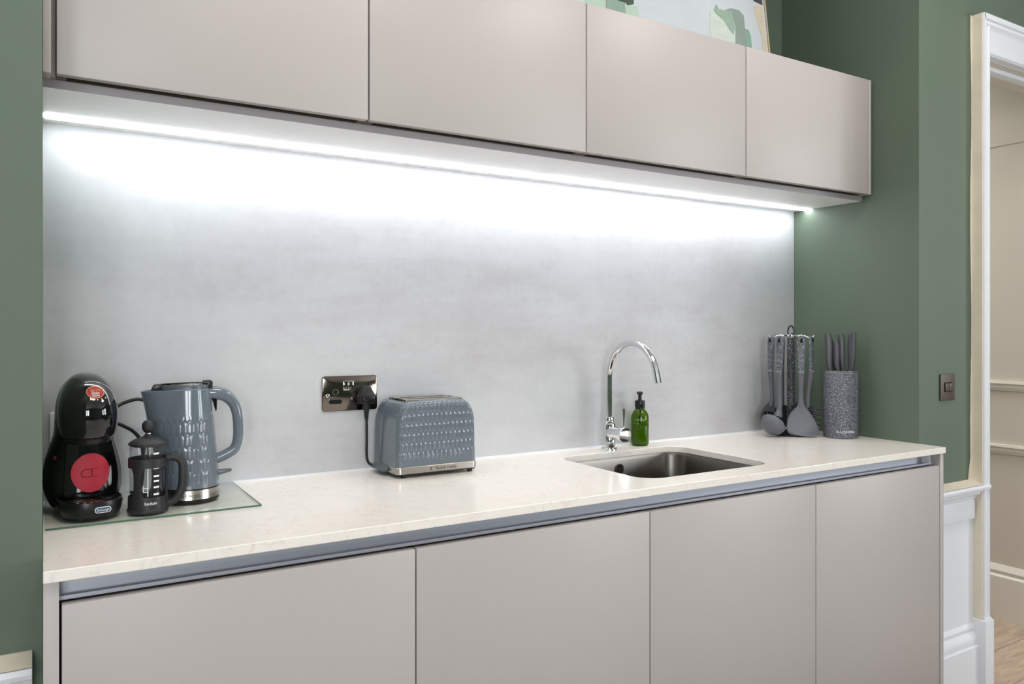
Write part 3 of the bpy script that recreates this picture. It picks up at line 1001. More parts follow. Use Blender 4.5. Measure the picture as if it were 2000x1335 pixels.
# crumb tray tab at the socket side
prism('crumb_tray_tab', [(-TW - 0.016, 0.012), (-TW + 0.004, 0.010), (-TW + 0.004, 0.026), (-TW - 0.004, 0.027), (-TW - 0.014, 0.018)], 'y', -0.018, 0.060, 'slate_dark', to, bevel=0.0015)
lv = box('lever', TW + 0.000, TW + 0.020, -0.014, 0.014, 0.120, 0.131, 'slate_dark', to, 0.003)
text('lettering', 'Russell Hobbs', 0.0102, 'print_dark', to, (0.022, -TD - 0.0030, 0.0192), (PI / 2, 0, 0), 0.0002)
boxes('emblem', [(-0.0225, -0.0215, -TD - 0.0033, -TD - 0.0026, 0.0155, 0.0232), (-0.0202, -0.0192, -TD - 0.0033, -TD - 0.0026, 0.0155, 0.0232)], 'print_dark', to)

# its plug in the nickel socket and the cord hanging from it
CO = (0.7290 - 0.8635, YS - 0.006 - 1.862, CAMZ - 0.172 - ZC)
pg = prism('plug', [(-0.020, -0.020), (0.020, -0.020), (0.021, -0.004), (0.020, 0.006), (0.010, 0.023), (0.004, 0.026), (-0.004, 0.026), (-0.010, 0.023), (-0.020, 0.006), (-0.021, -0.004)],
      'y', -0.026, 0.0008, 'black_matt', to, bevel=0.003, loc=CO)
prism('plug_grip', [(-0.016, -0.014), (0.016, -0.014), (0.016, 0.002), (-0.016, 0.002)], 'y', -0.036, -0.024, 'black_satin', pg, bevel=0.003)
tube('plug_neck', [(0, -0.017, -0.016), (0, -0.017, -0.034)], [0.0125, 0.0075], 'black_matt', pg, 16, spline=4)
bmr = []
for k in range(7):
    z = -0.034 - k * 0.0042
    r = 0.0072 - k * 0.0004
    bmr += [(r, z), (r, z - 0.0026), (r - 0.0016, z - 0.0028), (r - 0.0016, z - 0.0042)]
lathe('strain_relief', bmr, 'rubber', pg, 18, c=(0, -0.017))
cab = tube('cable', [(0, -0.017, -0.06), (0.0005, -0.017, -0.085), (0.001, -0.016, -0.12), (0.001, -0.015, -0.15), (0.004, -0.016, -0.172), (0.013, -0.02, -0.182), (0.026, -0.03, -0.1853)], 0.0033, 'rubber', to, 12)
cab.location = CO

# ------------------------------------------------------------------ kettle
ke = empty('electric_kettle', (0.275, 1.803, ZG), math.radians(-9), 'glossy grey jug kettle with honeycomb relief and steel base band', 'kettle')
lathe('power_base', [(0.0640, 0.0), (0.0650, 0.0015), (0.0650, 0.0045), (0.0620, 0.005)], 'black_satin', ke, 56)
lathe('steel_band', [(0.0640, 0.005), (0.0662, 0.0065), (0.0662, 0.0265), (0.0645, 0.0275)], 'steel', ke, 64)
lathe('seam', [(0.0640, 0.0270), (0.0640, 0.0300)], 'black_satin', ke, 56)
KH0, KH1 = 0.0295, 0.2395


def kettle_section(a, h):
    """radius of the jug at angle a (0 = handle side +x, pi = spout side) and height fraction t"""
    t = (h - KH0) / (KH1 - KH0)
    # base circle radius .0655; top: rear .043, side .052, spout .106
    c, s = math.cos(a), math.sin(a)
    rb = 0.0655
    rear, side, sp_ = 0.0445, 0.0530, 0.072
    if c >= 0:
        rt = 1.0 / math.sqrt((c / rear) ** 2 + (s / side) ** 2)
    else:
        rt = 1.0 / math.sqrt((c / sp_) ** 2 + (s / side) ** 2)
        rt += 0.036 * max(0.0, -c) ** 7
    tt = t ** 1.08
    return rb + (rt - rb) * tt


ke.scale = (0.907, 0.907, 1.0)
NS, NHK = 240, 150
vs, fs = [], []
for i in range(NHK + 1):
    h = KH0 + (KH1 - KH0) * i / NHK
    t = i / NHK
    for j in range(NS):
        a = 2 * PI * j / NS
        rad = kettle_section(a, h)
        front = a - 1.5 * PI              # 0 faces the viewer side (-y)
        fade = max(0.0, min(1.0, (0.74 - t) / 0.05)) * max(0.0, min(1.0, (t - 0.02) / 0.03))
        rad += hex_relief(front * 0.062, h - 0.05, 0.0135, 0.034, 0.0008, 0.38) * fade
        if i == NHK:
            rad -= 0.0012
        lift = 0.0
        if i > NHK * 0.9:
            lift = -0.004 * max(0.0, -math.cos(a)) ** 4 * (i / NHK - 0.9) / 0.1
        vs.append((rad * math.cos(a), rad * math.sin(a), h + lift))
for i in range(NHK):
    for j in range(NS):
        k = (j + 1) % NS
        fs.append((i * NS + j, i * NS + k, (i + 1) * NS + k, (i + 1) * NS + j))
n0 = NHK * NS
inner = []
for q, (sc, dz) in enumerate(((0.965, 0.0), (0.955, -0.004))):
    base = len(vs)
    for j in range(NS):
        v = vs[n0 + j]
        vs.append((v[0] * sc, v[1] * sc, v[2] + dz))
    prev = n0 if q == 0 else base - NS
    for j in range(NS):
        k = (j + 1) % NS
        fs.append((prev + j, prev + k, base + k, base + j))
fs.append(tuple(range(len(vs) - NS, len(vs))))
mesh('body', vs, fs, 'slate', ke, 50)


def ktop(sc, z, x0=0.0, spout=1.0):
    out = []
    for j in range(64):
        a = 2 * PI * j / 64
        c, s = math.cos(a), math.sin(a)
        r_ = (1.0 / math.sqrt((c / 0.0445) ** 2 + (s / 0.0530) ** 2)) if c >= 0 else (1.0 / math.sqrt((c / 0.070) ** 2 + (s / 0.0530) ** 2))
        out.append((x0 + r_ * sc * c, r_ * sc * s, z))
    return out


lid = rings('lid', [ktop(0.93, 0.2355), ktop(0.93, 0.2435), ktop(0.90, 0.2475), ktop(0.80, 0.2485), ktop(0.50, 0.249)], 'slate_dark', ke, 40)
rings('lid_plate', [ktop(0.84, 0.2478), ktop(0.82, 0.2505), ktop(0.4, 0.2512)], 'steel', lid, 40)
tube('lid_rim', [(-0.060, -0.018, 0.2500), (-0.028, -0.036, 0.2520), (0.012, -0.042, 0.2535), (0.030, -0.030, 0.2520), (0.038, -0.012, 0.2490)], 0.0016, 'black_gloss', lid, 10)
prism('lid_hinge', [(0.022, 0.240), (0.050, 0.240), (0.050, 0.2530), (0.044, 0.2560), (0.028, 0.2555)], 'y', -0.014, 0.014, 'black_satin', ke, bevel=0.002)
prism('spout_bridge', [(-0.086, 0.237), (-0.062, 0.237), (-0.058, 0.2500), (-0.080, 0.2490)], 'y', -0.012, 0.012, 'black_satin', ke, bevel=0.002)
tube('handle', [(0.036, 0, 0.228), (0.056, 0, 0.2275), (0.078, 0, 0.222), (0.096, 0, 0.206), (0.1055, 0, 0.182), (0.1085, 0, 0.150), (0.1070, 0, 0.122), (0.0990, 0, 0.102), (0.080, 0, 0.091), (0.056, 0, 0.082)],
     [0.0135, 0.0140, 0.0135, 0.0122, 0.0115, 0.0112, 0.0112, 0.0112, 0.0110, 0.0105], 'slate', ke, 24, flat=1.05, up=(0, 1, 0))
prism('water_gauge', [(0.044, 0.224), (0.060, 0.222), (0.0595, 0.190), (0.0565, 0.187), (0.053, 0.200)], 'y', -0.008, 0.008, 'black_gloss', ke, bevel=0.001)
prism('power_switch', [(0.058, 0.052), (0.066, 0.048), (0.092, 0.0545), (0.094, 0.057), (0.090, 0.0585), (0.062, 0.0580)], 'y', -0.011, 0.011, 'slate_dark', ke, bevel=0.001)
bent_text('lettering', 'Russell Hobbs', 0.0100, 'print_dark', ke, 0.0664, 0.0160, -0.10, 0.0002)

# ------------------------------------------------------------------ coffee machine
cm = empty('coffee_machine', (0.0745, 1.806, ZG), math.radians(7), 'glossy black capsule coffee machine with a red disc and drip tray', 'coffee machine')
cm.scale = (0.868, 1.0, 1.0)
# rear body: a bulb that narrows to a neck
prof = [(0.004, 0.056, -0.035, 0.075), (0.010, 0.067, -0.045, 0.088), (0.035, 0.0780, -0.050, 0.100), (0.065, 0.0815, -0.050, 0.104), (0.095, 0.0775, -0.048, 0.102),
        (0.120, 0.0705, -0.046, 0.096), (0.140, 0.0640, -0.046, 0.090), (0.158, 0.0600, -0.050, 0.086), (0.185, 0.0585, -0.045, 0.082), (0.215, 0.0565, -0.042, 0.076),
        (0.240, 0.0500, -0.034, 0.064), (0.258, 0.0400, -0.022, 0.050), (0.268, 0.0280, -0.010, 0.036), (0.272, 0.012, 0.0, 0.02)]


def smooth_prof(p, n=5):
    pts_ = catmull([Vector((a, b, c)) for a, b, c, d in p], n)
    pd = catmull([Vector((a, d, 0)) for a, b, c, d in p], n)
    return [(q.x, q.y, q.z, w.y) for q, w in zip(pts_, pd)]


rings('body', [sring(0, hx_, yf, yb, z, 64, 2.5) for z, hx_, yf, yb in smooth_prof(prof)], 'black_gloss', cm, 50)
# head that leans forward over the cup
hprof = [(0.1500, 0.0400, -0.086, 0.010), (0.1525, 0.0500, -0.094, 0.020), (0.158, 0.0550, -0.099, 0.030), (0.175, 0.0590, -0.104, 0.040), (0.200, 0.0605, -0.106, 0.045), (0.222, 0.0580, -0.102, 0.045),
         (0.242, 0.0525, -0.090, 0.042), (0.258, 0.0440, -0.073, 0.036), (0.270, 0.0320, -0.050, 0.028), (0.2765, 0.0190, -0.026, 0.02), (0.2785, 0.008, -0.006, 0.012)]
head = rings('head', [sring(0, hx_, yf, yb, z, 64, 2.3) for z, hx_, yf, yb in smooth_prof(hprof)], 'black_gloss', cm, 50)
lathe('capsule_holder', [(0.030, 0.140), (0.040, 0.142), (0.043, 0.148), (0.043, 0.154)], 'black_satin', cm, 40, c=(0, -0.048))
# front plate with the red disc
rr = []
for z, hw_ in ((0.036, 0.050), (0.050, 0.052), (0.090, 0.050), (0.125, 0.047), (0.142, 0.046)):
    ring = []
    for k in range(17):
        s = -1 + 2 * k / 16
        ring.append((s * hw_, -0.060 + 0.010 * s * s, z))
    for k in range(17):
        s = 1 - 2 * k / 16
        ring.append((s * hw_, -0.030, z))
    rr.append(ring)
rings('front_plate', rr, 'black_gloss', cm, 50)
box('front_seam', -0.0006, 0.0006, -0.0606, -0.0590, 0.100, 0.142, 'hole', cm)


def disc_on_plate(name, rx, rz_, zc, th, m, par, y0=-0.0602, n=48, inner=0.0):
    """thin disc that follows the curve of the front plate"""
    vs, fs = [], []
    NR = 8
    for q in range(NR + 1):
        f = inner + (1 - inner) * q / NR
        for j in range(n):
            a = 2 * PI * j / n
            x = rx * f * math.cos(a)
            z = zc + rz_ * f * math.sin(a)
            vs.append((x, y0 - th + 0.010 * (x / 0.050) ** 2, z))
    for q in range(NR):
        for j in range(n):
            k = (j + 1) % n
            fs.append((q * n + j, q * n + k, (q + 1) * n + k, (q + 1) * n + j))
    b0 = len(vs)
    for j in range(n):
        v = vs[NR * n + j]
        vs.append((v[0], v[1] + th, v[2]))
    for j in range(n):
        k = (j + 1) % n
        fs.append((NR * n + j, NR * n + k, b0 + k, b0 + j))
    return mesh(name, vs, fs, m, par, 40)


rd = disc_on_plate('red_disc', 0.0395, 0.0385, 0.0830, 0.0030, 'red', cm)
yd = -0.0636
gpts = [(-0.001, yd, 0.0905), (-0.010, yd + 0.0004, 0.0905), (-0.0165, yd + 0.001, 0.0880), (-0.0195, yd + 0.0012, 0.0830), (-0.0165, yd + 0.001, 0.0775), (-0.010, yd + 0.0004, 0.0755), (-0.001, yd, 0.0755)]
tube('disc_mark', gpts, 0.0008, 'red_dark', rd, 8)
tube('disc_mark', [(0.002, yd, 0.0755), (0.002, yd, 0.0915)], 0.0012, 'red_dark', rd, 8, up=(1, 0, 0))
tube('disc_mark', [(0.004, yd, 0.0910), (0.010, yd + 0.0004, 0.0910), (0.016, yd + 0.001, 0.0908)], 0.0006, 'red_dark', rd, 8)
tube('disc_mark', [(0.004, yd, 0.0755), (0.010, yd + 0.0004, 0.0755), (0.015, yd + 0.001, 0.0757)], 0.0006, 'red_dark', rd, 8)
# drip tray
tr = rings('drip_tray', [sring(0.0, hx_, yf, 0.0, z, 56, 2.7, ymid=-0.045) for z, hx_, yf in ((0.0015, 0.050, -0.108), (0.004, 0.0585, -0.1180), (0.018, 0.0635, -0.1240), (0.030, 0.0645, -0.1250), (0.0345, 0.0635, -0.1240), (0.0350, 0.0610, -0.1215), (0.0310, 0.0585, -0.1190), (0.0300, 0.050, -0.112))], 'black_satin', cm, 45)
for k in range(9):
    x = -0.044 + k * 0.011
    ln = 0.050 * math.sqrt(max(0.1, 1 - (x / 0.058) ** 2))
    o = box('grille_bar', -0.0024, 0.0024, -ln / 2, ln / 2, 0.0, 0.0036, 'steel' if k < 5 else 'black_gloss', tr, 0.0006, loc=(x + 0.004, -0.088, 0.0300), rot=(0, 0, 0.5))
bd = prism('brand_badge', [(x, z) for x, z, _ in rrect(0, 0, 0.0165, 0.0056, 0.0054, 0, 6)], 'y', -0.0010, 0.0014, 'print_white', tr, loc=(0.012, -0.1244, 0.0195), rot=(0, 0, 0.06))
prism('badge_field', [(x, z) for x, z, _ in rrect(0, 0, 0.0152, 0.0044, 0.0042, 0, 6)], 'y', -0.0014, -0.0008, 'badge_blue', bd)
text('badge_lettering', "De'Longhi", 0.0062, 'print_white', bd, (0, -0.0015, 0), (PI / 2, 0, 0), 0.0002)
for x in (-0.028, 0.0, 0.030):
    box('tray_foot', x - 0.006, x + 0.006, -0.106, -0.100, 0.0, 0.003, 'rubber', tr)
lathe('power_button', [(0.0035, 0), (0.0035, 0.0012), (0, 0.0014)], 'logo_red', cm, 16, loc=(-0.0660, -0.030, 0.1140), rot=(PI / 2, 0, -0.75))


# logo on the forehead: oval ring with red field and lettering, laid on the head surface
def head_point(x, z):
    P = smooth_prof(hprof)
    for (z0, h0, f0, b0), (z1, h1, f1, b1) in zip(P[:-1], P[1:]):
        if z0 <= z <= z1:
            t = (z - z0) / max(1e-9, z1 - z0)
            hx_, yf, yb = h0 + (h1 - h0) * t, f0 + (f1 - f0) * t, b0 + (b1 - b0) * t
            ym = (yf + yb) / 2
            c = min(1.0, abs(x) / hx_) ** (2.3 / 2)
            s = math.sqrt(max(0.0, 1 - c * c))
            return ym - (ym - yf) * s ** (2 / 2.3)
    return 0.0


def head_disc(name, rx, rz_, xc, zc, m, lift, n=36):
    vs, fs = [], []
    NR = 6
    for q in range(NR + 1):
        f = q / NR
        for j in range(n):
            a = 2 * PI * j / n
            x, z = xc + rx * f * math.cos(a), zc + rz_ * f * math.sin(a)
            vs.append((x, head_point(x, z) - lift, z + lift * 0.4))
    for q in range(NR):
        for j in range(n):
            k = (j + 1) % n
            fs.append((q * n + j, q * n + k, (q + 1) * n + k, (q + 1) * n + j))
    return mesh(name, vs, fs, m, head, 60)


tube('trim_line', [(x, head_point(x, z) - 0.0002, z + 0.0003) for x, z in ((-0.012, 0.2618), (0.004, 0.2625), (0.020, 0.2590), (0.034, 0.2500), (0.044, 0.2370), (0.0505, 0.2200))], 0.0009, 'steel', head, 8)  # thin steel line drawn in place of the highlight along the head seam
head_disc('logo_rim', 0.0185, 0.0118, 0.004, 0.2435, 'gold', 0.0006)
head_disc('logo_field', 0.0172, 0.0106, 0.004, 0.2435, 'logo_red', 0.0010)
for body_, size_, zc in (('NESCAFE', 0.0052, 0.2468), ('Dolce', 0.0066, 0.2420), ('Gusto', 0.0060, 0.2375)):
    t = text('logo_lettering', body_, size_, 'gold' if zc > 0.245 else 'print_white', head, (0, 0, 0), (0, 0, 0), 0.0001)
    for v in t.data.vertices:
        x, z = 0.004 + v.co.x, zc + v.co.y
        v.co = Vector((x, head_point(x, z) - 0.0015 - v.co.z, z + 0.0006))
for k in range(4):
    x, z = -0.006 + k * 0.0085 + 0.004, 0.2290 + (0.001 * k * k * 0.35)
    o = lathe('indicator_dot', [(0.0013, 0), (0.0011, 0.0006), (0, 0.0008)], 'print_white', head, 12, loc=(x, head_point(x, z), z), rot=(PI / 2 - 0.3, 0, 0))

# cables of the coffee machine and kettle
cb = tube('appliance_cable', [(0.132, 1.895, 1.108), (0.155, 1.905, 1.120), (0.185, 1.905, 1.126), (0.206, 1.905, 1.112), (0.214, 1.908, 1.085), (0.208, 1.91, 1.050), (0.196, 1.912, 1.02), (0.190, 1.915, 0.97), (0.188, 1.92, 0.92)], 0.0038, 'rubber', None, 12)
tag(cb, 'black cable arching up between the coffee machine and the kettle', 'cable')
cb = tube('appliance_cable', [(0.136, 1.89, 1.078), (0.152, 1.89, 1.070), (0.172, 1.895, 1.056), (0.186, 1.897, 1.035), (0.192, 1.899, 1.00), (0.190, 1.90, 0.95), (0.184, 1.90, 0.92)], 0.0038, 'rubber', None, 12)
tag(cb, 'black cable drooping down beside the coffee machine, below the arching cable', 'cable')
cb = tube('appliance_cable', [(0.160, 1.84, ZG + 0.020), (0.178, 1.835, ZG + 0.012), (0.196, 1.832, ZG + 0.0045), (0.225, 1.87, ZG + 0.0045), (0.24, 1.90, ZG + 0.0045)], 0.0034, 'rubber', None, 12)
tag(cb, 'short black cable lying on the glass board behind the cafetiere', 'cable')

# ------------------------------------------------------------------ cafetiere
fp = empty('cafetiere', (0.183, 1.724, ZG), math.radians(-14), 'small glass cafetiere with black frame, lid and handle', 'cafetiere')
fp.scale = (0.905, 0.905, 1.0)
GR = 0.0375
gl = lathe('beaker', [(0.0, 0.008), (GR - 0.004, 0.0075), (GR, 0.011), (GR, 0.130), (GR + 0.0012, 0.1345), (GR - 0.0006, 0.1345), (GR - 0.0020, 0.130), (GR - 0.0020, 0.012), (GR - 0.006, 0.0095), (0.0, 0.0095)], 'glass', fp, 56)
prism('pour_lip', [(-GR + 0.004, -0.010), (-GR - 0.0065, 0.0), (-GR + 0.004, 0.010)], 'z', 0.1240, 0.1340, 'glass', fp, bevel=0.001)
lathe('base_cup', [(0.0, 0.001), (0.0415, 0.0), (0.0430, 0.003), (0.0425, 0.0065), (0.0410, 0.008), (0.0410, 0.024), (0.0405, 0.032), (0.0392, 0.032), (0.0392, 0.0085), (0.0, 0.0070)], 'black_matt', fp, 56)
lathe('band', [(0.0386, 0.0900), (0.0404, 0.0900), (0.0404, 0.1080), (0.0386, 0.1080)], 'black_matt', fp, 56, caps=(False, False))
for a in (-2.0, 0.0, 1.3):
    rr = []
    for z, wd in ((0.028, 0.55), (0.034, 0.34), (0.042, 0.25), (0.060, 0.22), (0.080, 0.24), (0.088, 0.34), (0.094, 0.55)):
        rr.append([((0.0388 if k < 8 else 0.0404) * math.cos(a + wd * (s)), (0.0388 if k < 8 else 0.0404) * math.sin(a + wd * (s)), z) for k, s in [(q, -1 + 2 * q / 7) for q in range(8)] + [(8 + q, 1 - 2 * q / 7) for q in range(8)]])
    rings('frame_strut', rr, 'black_matt', fp, 40)
tube('handle', [(0.038, 0, 0.106), (0.052, 0, 0.1065), (0.064, 0, 0.102), (0.0715, 0, 0.090), (0.0725, 0, 0.070), (0.0710, 0, 0.048), (0.064, 0, 0.030), (0.053, 0, 0.018), (0.038, 0, 0.012)],
     [0.0058, 0.0060, 0.0062, 0.0066, 0.0072, 0.0070, 0.0066, 0.0060, 0.0056], 'black_matt', fp, 18, flat=1.35, up=(0, 1, 0))
ld = lathe('lid', [(GR - 0.006, 0.1310), (GR - 0.003, 0.1320), (GR - 0.003, 0.1352), (GR + 0.0025, 0.1352), (GR + 0.0028, 0.1372), (0.0365, 0.1405), (0.029, 0.1448), (0.019, 0.1485), (0.010, 0.1508), (0.006, 0.1545), (0, 0.155)], 'black_matt', fp, 56)
lathe('lid_ring', [(0.0055, 0.1535), (0.0062, 0.1560), (0.0050, 0.1580), (0.0, 0.1580)], 'chrome', ld, 24)
lathe('knob', [(0.0045, 0.157), (0.0095, 0.1605), (0.0122, 0.1665), (0.0128, 0.171), (0.0118, 0.1765), (0.0085, 0.1810), (0.004, 0.1830), (0, 0.1834)], 'black_matt', fp, 36)
lathe('plunger_rod', [(0.0020, 0.100), (0.0020, 0.15)], 'chrome', fp, 12)
lathe('filter', [(0.010, 0.0950), (GR - 0.004, 0.0960), (GR - 0.0035, 0.1000), (0.008, 0.1020), (0, 0.1020)], 'steel', fp, 48)
# white level marks printed on the glass: one line and short dashes with the scale lettering
ma = 0.14


def mark(a0, a1, z0, z1):
    n = 5
    vs = []
    for k in range(n):
        a = a0 + (a1 - a0) * k / (n - 1)
        for z in (z0, z1):
            vs.append(((GR + 0.0004) * math.sin(a), -(GR + 0.0004) * math.cos(a), z))
    return mesh('level_mark', vs, [(2 * k, 2 * k + 2, 2 * k + 3, 2 * k + 1) for k in range(n - 1)], 'print_white', gl)


mark(ma - 0.03, ma + 0.01, 0.034, 0.092)
for z in (0.036, 0.050, 0.062, 0.072, 0.088, 0.117):
    mark(ma + 0.30, ma + 0.62, z, z + 0.0035)
mark(ma - 0.26, ma - 0.22, 0.042, 0.056)
mark(ma - 0.26, ma + 0.02, 0.0425, 0.0440)
mark(ma - 0.26, ma + 0.02, 0.0500, 0.0512)
bent_text('base_lettering', 'bodum', 0.0090, 'print_white', fp, 0.0410, 0.0205, 0.28, 0.0002)

# ------------------------------------------------------------------ utensil stand and utensils
UX, UYY = 2.268, 1.832
us = empty('utensil_stand', (UX, UYY, ZC), 0, 'dark speckled carousel stand for hanging kitchen utensils', 'stand')
lathe('base', [(0.0, 0.0), (0.060, 0.0), (0.063, 0.002), (0.062, 0.006), (0.030, 0.012), (0.016, 0.020), (0.0, 0.020)], 'black_satin', us, 48)
lathe('column', [(0.0135, 0.016), (0.0135, 0.345), (0.0120, 0.348), (0, 0.348)], 'speckle_dark', us, 32)
lathe('cap', [(0.0140, 0.345), (0.0150, 0.350), (0.0140, 0.356), (0.0060, 0.360), (0, 0.360)], 'chrome', us, 32)
VA = YAW + math.atan((1545 - 1000) / 1511.33)      # bearing of the stand from the viewer's side, in plan
fwd = Vector((math.sin(VA), math.cos(VA), 0))
rgt = Vector((math.cos(VA), -math.sin(VA), 0))
ringp = [rgt * 0.010 * math.cos(a) + Vector((0, 0, 0.364 + 0.022 * math.sin(a))) for a in [PI * k / 8 for k in range(9)]]
ringp = [ringp[0] + Vector((0, 0, -0.008))] + ringp + [ringp[-1] + Vector((0, 0, -0.008))]
tube('carry_loop', [tuple(p) for p in ringp], 0.0028, 'black_gloss', us, 12, spline=4)
slots = []
for k, deg in enumerate((-32, 30, -92, 88, -150, 150)):
    a = math.radians(deg)
    d = (-fwd * math.cos(a) + rgt * math.sin(a))
    slots.append((d, a))
    p0 = d * 0.012 + Vector((0, 0, 0.349))
    p1 = d * 0.040 + Vector((0, 0, 0.352))
    p2 = d * 0.060 + Vector((0, 0, 0.343))
    p3 = d * 0.070 + Vector((0, 0, 0.346))
    p4 = d * 0.077 + Vector((0, 0, 0.351))
    tube('hook', [tuple(q) for q in (p0, p1, p2, p3, p4)], 0.0022, 'chrome', us, 10)


def utensil(k, name, label, tilt=0.0):
    """root at the hook; local -y looks outwards from the stand, +x is sideways"""
    d, a = slots[k]
    fd = (d * 0.6 - fwd * 0.8) if k == 2 else (d * 0.95 - fwd * 0.3) if k == 3 else (d * 0.4 - fwd * 0.8) if k == 1 else d
    rz = math.atan2(fd.x, -fd.y)
    p = Vector((UX, UYY, ZC)) + d * 0.0665
    t = empty(name, (p.x, p.y, ZC + 0.3395), rz, label, 'utensil', 'hanging kitchen utensils')
    t.rotation_euler = (0, tilt, rz)
    rr = [[(x, y, z) for x, y, _ in rrect(0, 0, hx_, hy_, min(hx_, hy_) * 0.95, 0, 5)] for z, hx_, hy_ in
          ((0.010, 0.0080, 0.0035), (0.006, 0.0125, 0.0050), (-0.010, 0.0142, 0.0058), (-0.060, 0.0130, 0.0062), (-0.105, 0.0112, 0.0058), (-0.112, 0.0108, 0.0056))]
    h = rings('handle', rr, 'speckle', t, 40)
    prism('hang_hole', [(-0.0045, -0.012), (0.0045, -0.012), (0.0030, 0.002), (-0.0030, 0.002)], 'y', -0.0075, 0.0070, 'hole', h)
    rr = [[(x, y, z) for x, y, _ in rrect(0, 0, hx_, hy_, min(hx_, hy_) * 0.95, 0, 5)] for z, hx_, hy_ in ((-0.110, 0.0114, 0.0060), (-0.120, 0.0108, 0.0058))]
    cl_ = rings('collar', rr, 'nylon', t, 40)
    text('lettering', 'BLACKMOOR', 0.0034, 'print_white', cl_, (0, -0.0063, -0.1140), (PI / 2, 0, 0), 0.0002)
    return t


def stem(t, z1, w1, bend=0.0):
    pts_ = [(0, 0, -0.118), (0, 0.002 + bend * 0.3, -0.16), (0, 0.002 + bend * 0.7, -0.20), (0, bend, z1)]
    return tube('stem', pts_, [0.0104, 0.0084, 0.0074, w1], 'nylon', t, 16, flat=1.0, up=(0, 1, 0))


# ladle: deep bowl facing upwards and outwards
t = utensil(0, 'ladle', 'grey soup ladle with a deep round bowl on the carousel stand', 0.03)
tube('stem', [(0, 0, -0.118), (0, 0.004, -0.165), (0, 0.008, -0.215), (0, 0.006, -0.250), (0, 0.000, -0.272)], [0.0105, 0.0088, 0.0086, 0.0105, 0.0160], 'nylon', t, 16, up=(0, 1, 0))
NB, NA = 14, 36
vs, fs = [], []
for sgn, rr_ in ((1, 0.0430), (-1, 0.0405)):
    for q in range(NB + 1):
        ph = math.radians(8) + (PI / 2 - math.radians(8)) * q / NB
        for j in range(NA):
            a = 2 * PI * j / NA
            vs.append((rr_ * math.sin(ph) * math.cos(a), rr_ * math.sin(ph) * math.sin(a), -rr_ * 0.86 * math.cos(ph)))
for s_ in (0, 1):
    o_ = s_ * (NB + 1) * NA
    for q in range(NB):
        for j in range(NA):
            k = (j + 1) % NA
            fs.append((o_ + q * NA + j, o_ + q * NA + k, o_ + (q + 1) * NA + k, o_ + (q + 1) * NA + j))
    fs.append(tuple(o_ + j for j in range(NA)))
for j in range(NA):
    k = (j + 1) % NA
    fs.append((NB * NA + j, NB * NA + k, (NB + 1) * NA + NB * NA + k, (NB + 1) * NA + NB * NA + j))
mesh('bowl', vs, fs, 'nylon', t, 50, loc=(0.0, -0.026, -0.2935), rot=(math.radians(-52), 0, 0))

# turner: broad flat blade with raised rim
t = utensil(1, 'turner', 'grey broad flat turner with a rounded blade on the carousel stand', 0.0)
tube('stem', [(0, 0, -0.118), (0, 0.004, -0.165), (0, 0.006, -0.205), (0, 0.004, -0.238)], [0.0105, 0.0086, 0.0084, 0.0120], 'nylon', t, 16, up=(0, 1, 0))
bl = [(-0.008, -0.226), (-0.016, -0.238), (-0.030, -0.252), (-0.0405, -0.268), (-0.0450, -0.286), (-0.0462, -0.305), (-0.0440, -0.318), (-0.036, -0.3265), (-0.010, -0.3315), (0.020, -0.3350), (0.046, -0.3330),
      (0.0555, -0.3265), (0.0560, -0.312), (0.047, -0.290), (0.036, -0.268), (0.024, -0.250), (0.013, -0.237), (0.008, -0.226)]
bl = [(p.x, p.y) for p in catmull([Vector((a, b, 0)) for a, b in bl + bl[:1]], 3)[:-1]]
prism('blade', bl, 'y', -0.0032, -0.0008, 'nylon', t, bevel=0.0006)
tube('blade_rim', [(x, -0.0022, z) for x, z in bl[:36]], 0.0022, 'nylon', t, 8, spline=0)
tube('blade_rim', [(x, -0.0022, z) for x, z in bl[34:]], 0.0022, 'nylon', t, 8, spline=0)

# slotted spoon at the splashback side, seen edge on
t = utensil(2, 'slotted_spoon', 'grey slotted spoon hanging beside the ladle, nearest the splashback', 0.02)
stem(t, -0.240, 0.0090, 0.010)
rr = []
for z, w_, yy in ((-0.225, 0.008, 0.010), (-0.245, 0.022, 0.006), (-0.270, 0.030, 0.0), (-0.295, 0.030, 0.0), (-0.318, 0.022, 0.005), (-0.328, 0.010, 0.009)):
    rr.append([(x, yy - 0.004 + 0.010 * (x / 0.03) ** 2 * -1 + o_, z) for x, o_ in [(-w_ + 2 * w_ * q / 7, 0.0) for q in range(8)] + [(w_ - 2 * w_ * q / 7, 0.003) for q in range(8)]])
b_ = rings('spoon_head', rr, 'nylon_dark', t, 50)
for x in (-0.014, 0.0, 0.014):
    box('slot', x - 0.002, x + 0.002, -0.012, 0.012, -0.305, -0.260, 'hole', b_)

# pasta server with teeth, at the green wall side
t = utensil(3, 'pasta_server', 'grey toothed pasta server hanging beside the turner, nearest the green wall', 0.0)
stem(t, -0.240, 0.0090, 0.012)
rr = []
for z, w_, yy in ((-0.225, 0.008, 0.012), (-0.240, 0.018, 0.010), (-0.265, 0.024, 0.006), (-0.290, 0.024, 0.006), (-0.308, 0.018, 0.004), (-0.316, 0.008, 0.000)):
    rr.append([(x, yy - 0.014 * (x / 0.03) ** 2 + o_, z) for x, o_ in [(-w_ + 2 * w_ * q / 7, 0.0) for q in range(8)] + [(w_ - 2 * w_ * q / 7, 0.003) for q in range(8)]])
rings('server_head', rr, 'nylon_dark', t, 50)
for sx in (-1, 1):
    for z in (-0.246, -0.264, -0.282, -0.300):
        tube('tooth', [(sx * 0.021, 0.0, z), (sx * 0.026, -0.014, z - 0.002), (sx * 0.027, -0.027, z - 0.004)], [0.0036, 0.0032, 0.0024], 'nylon_dark', t, 8, spline=3)

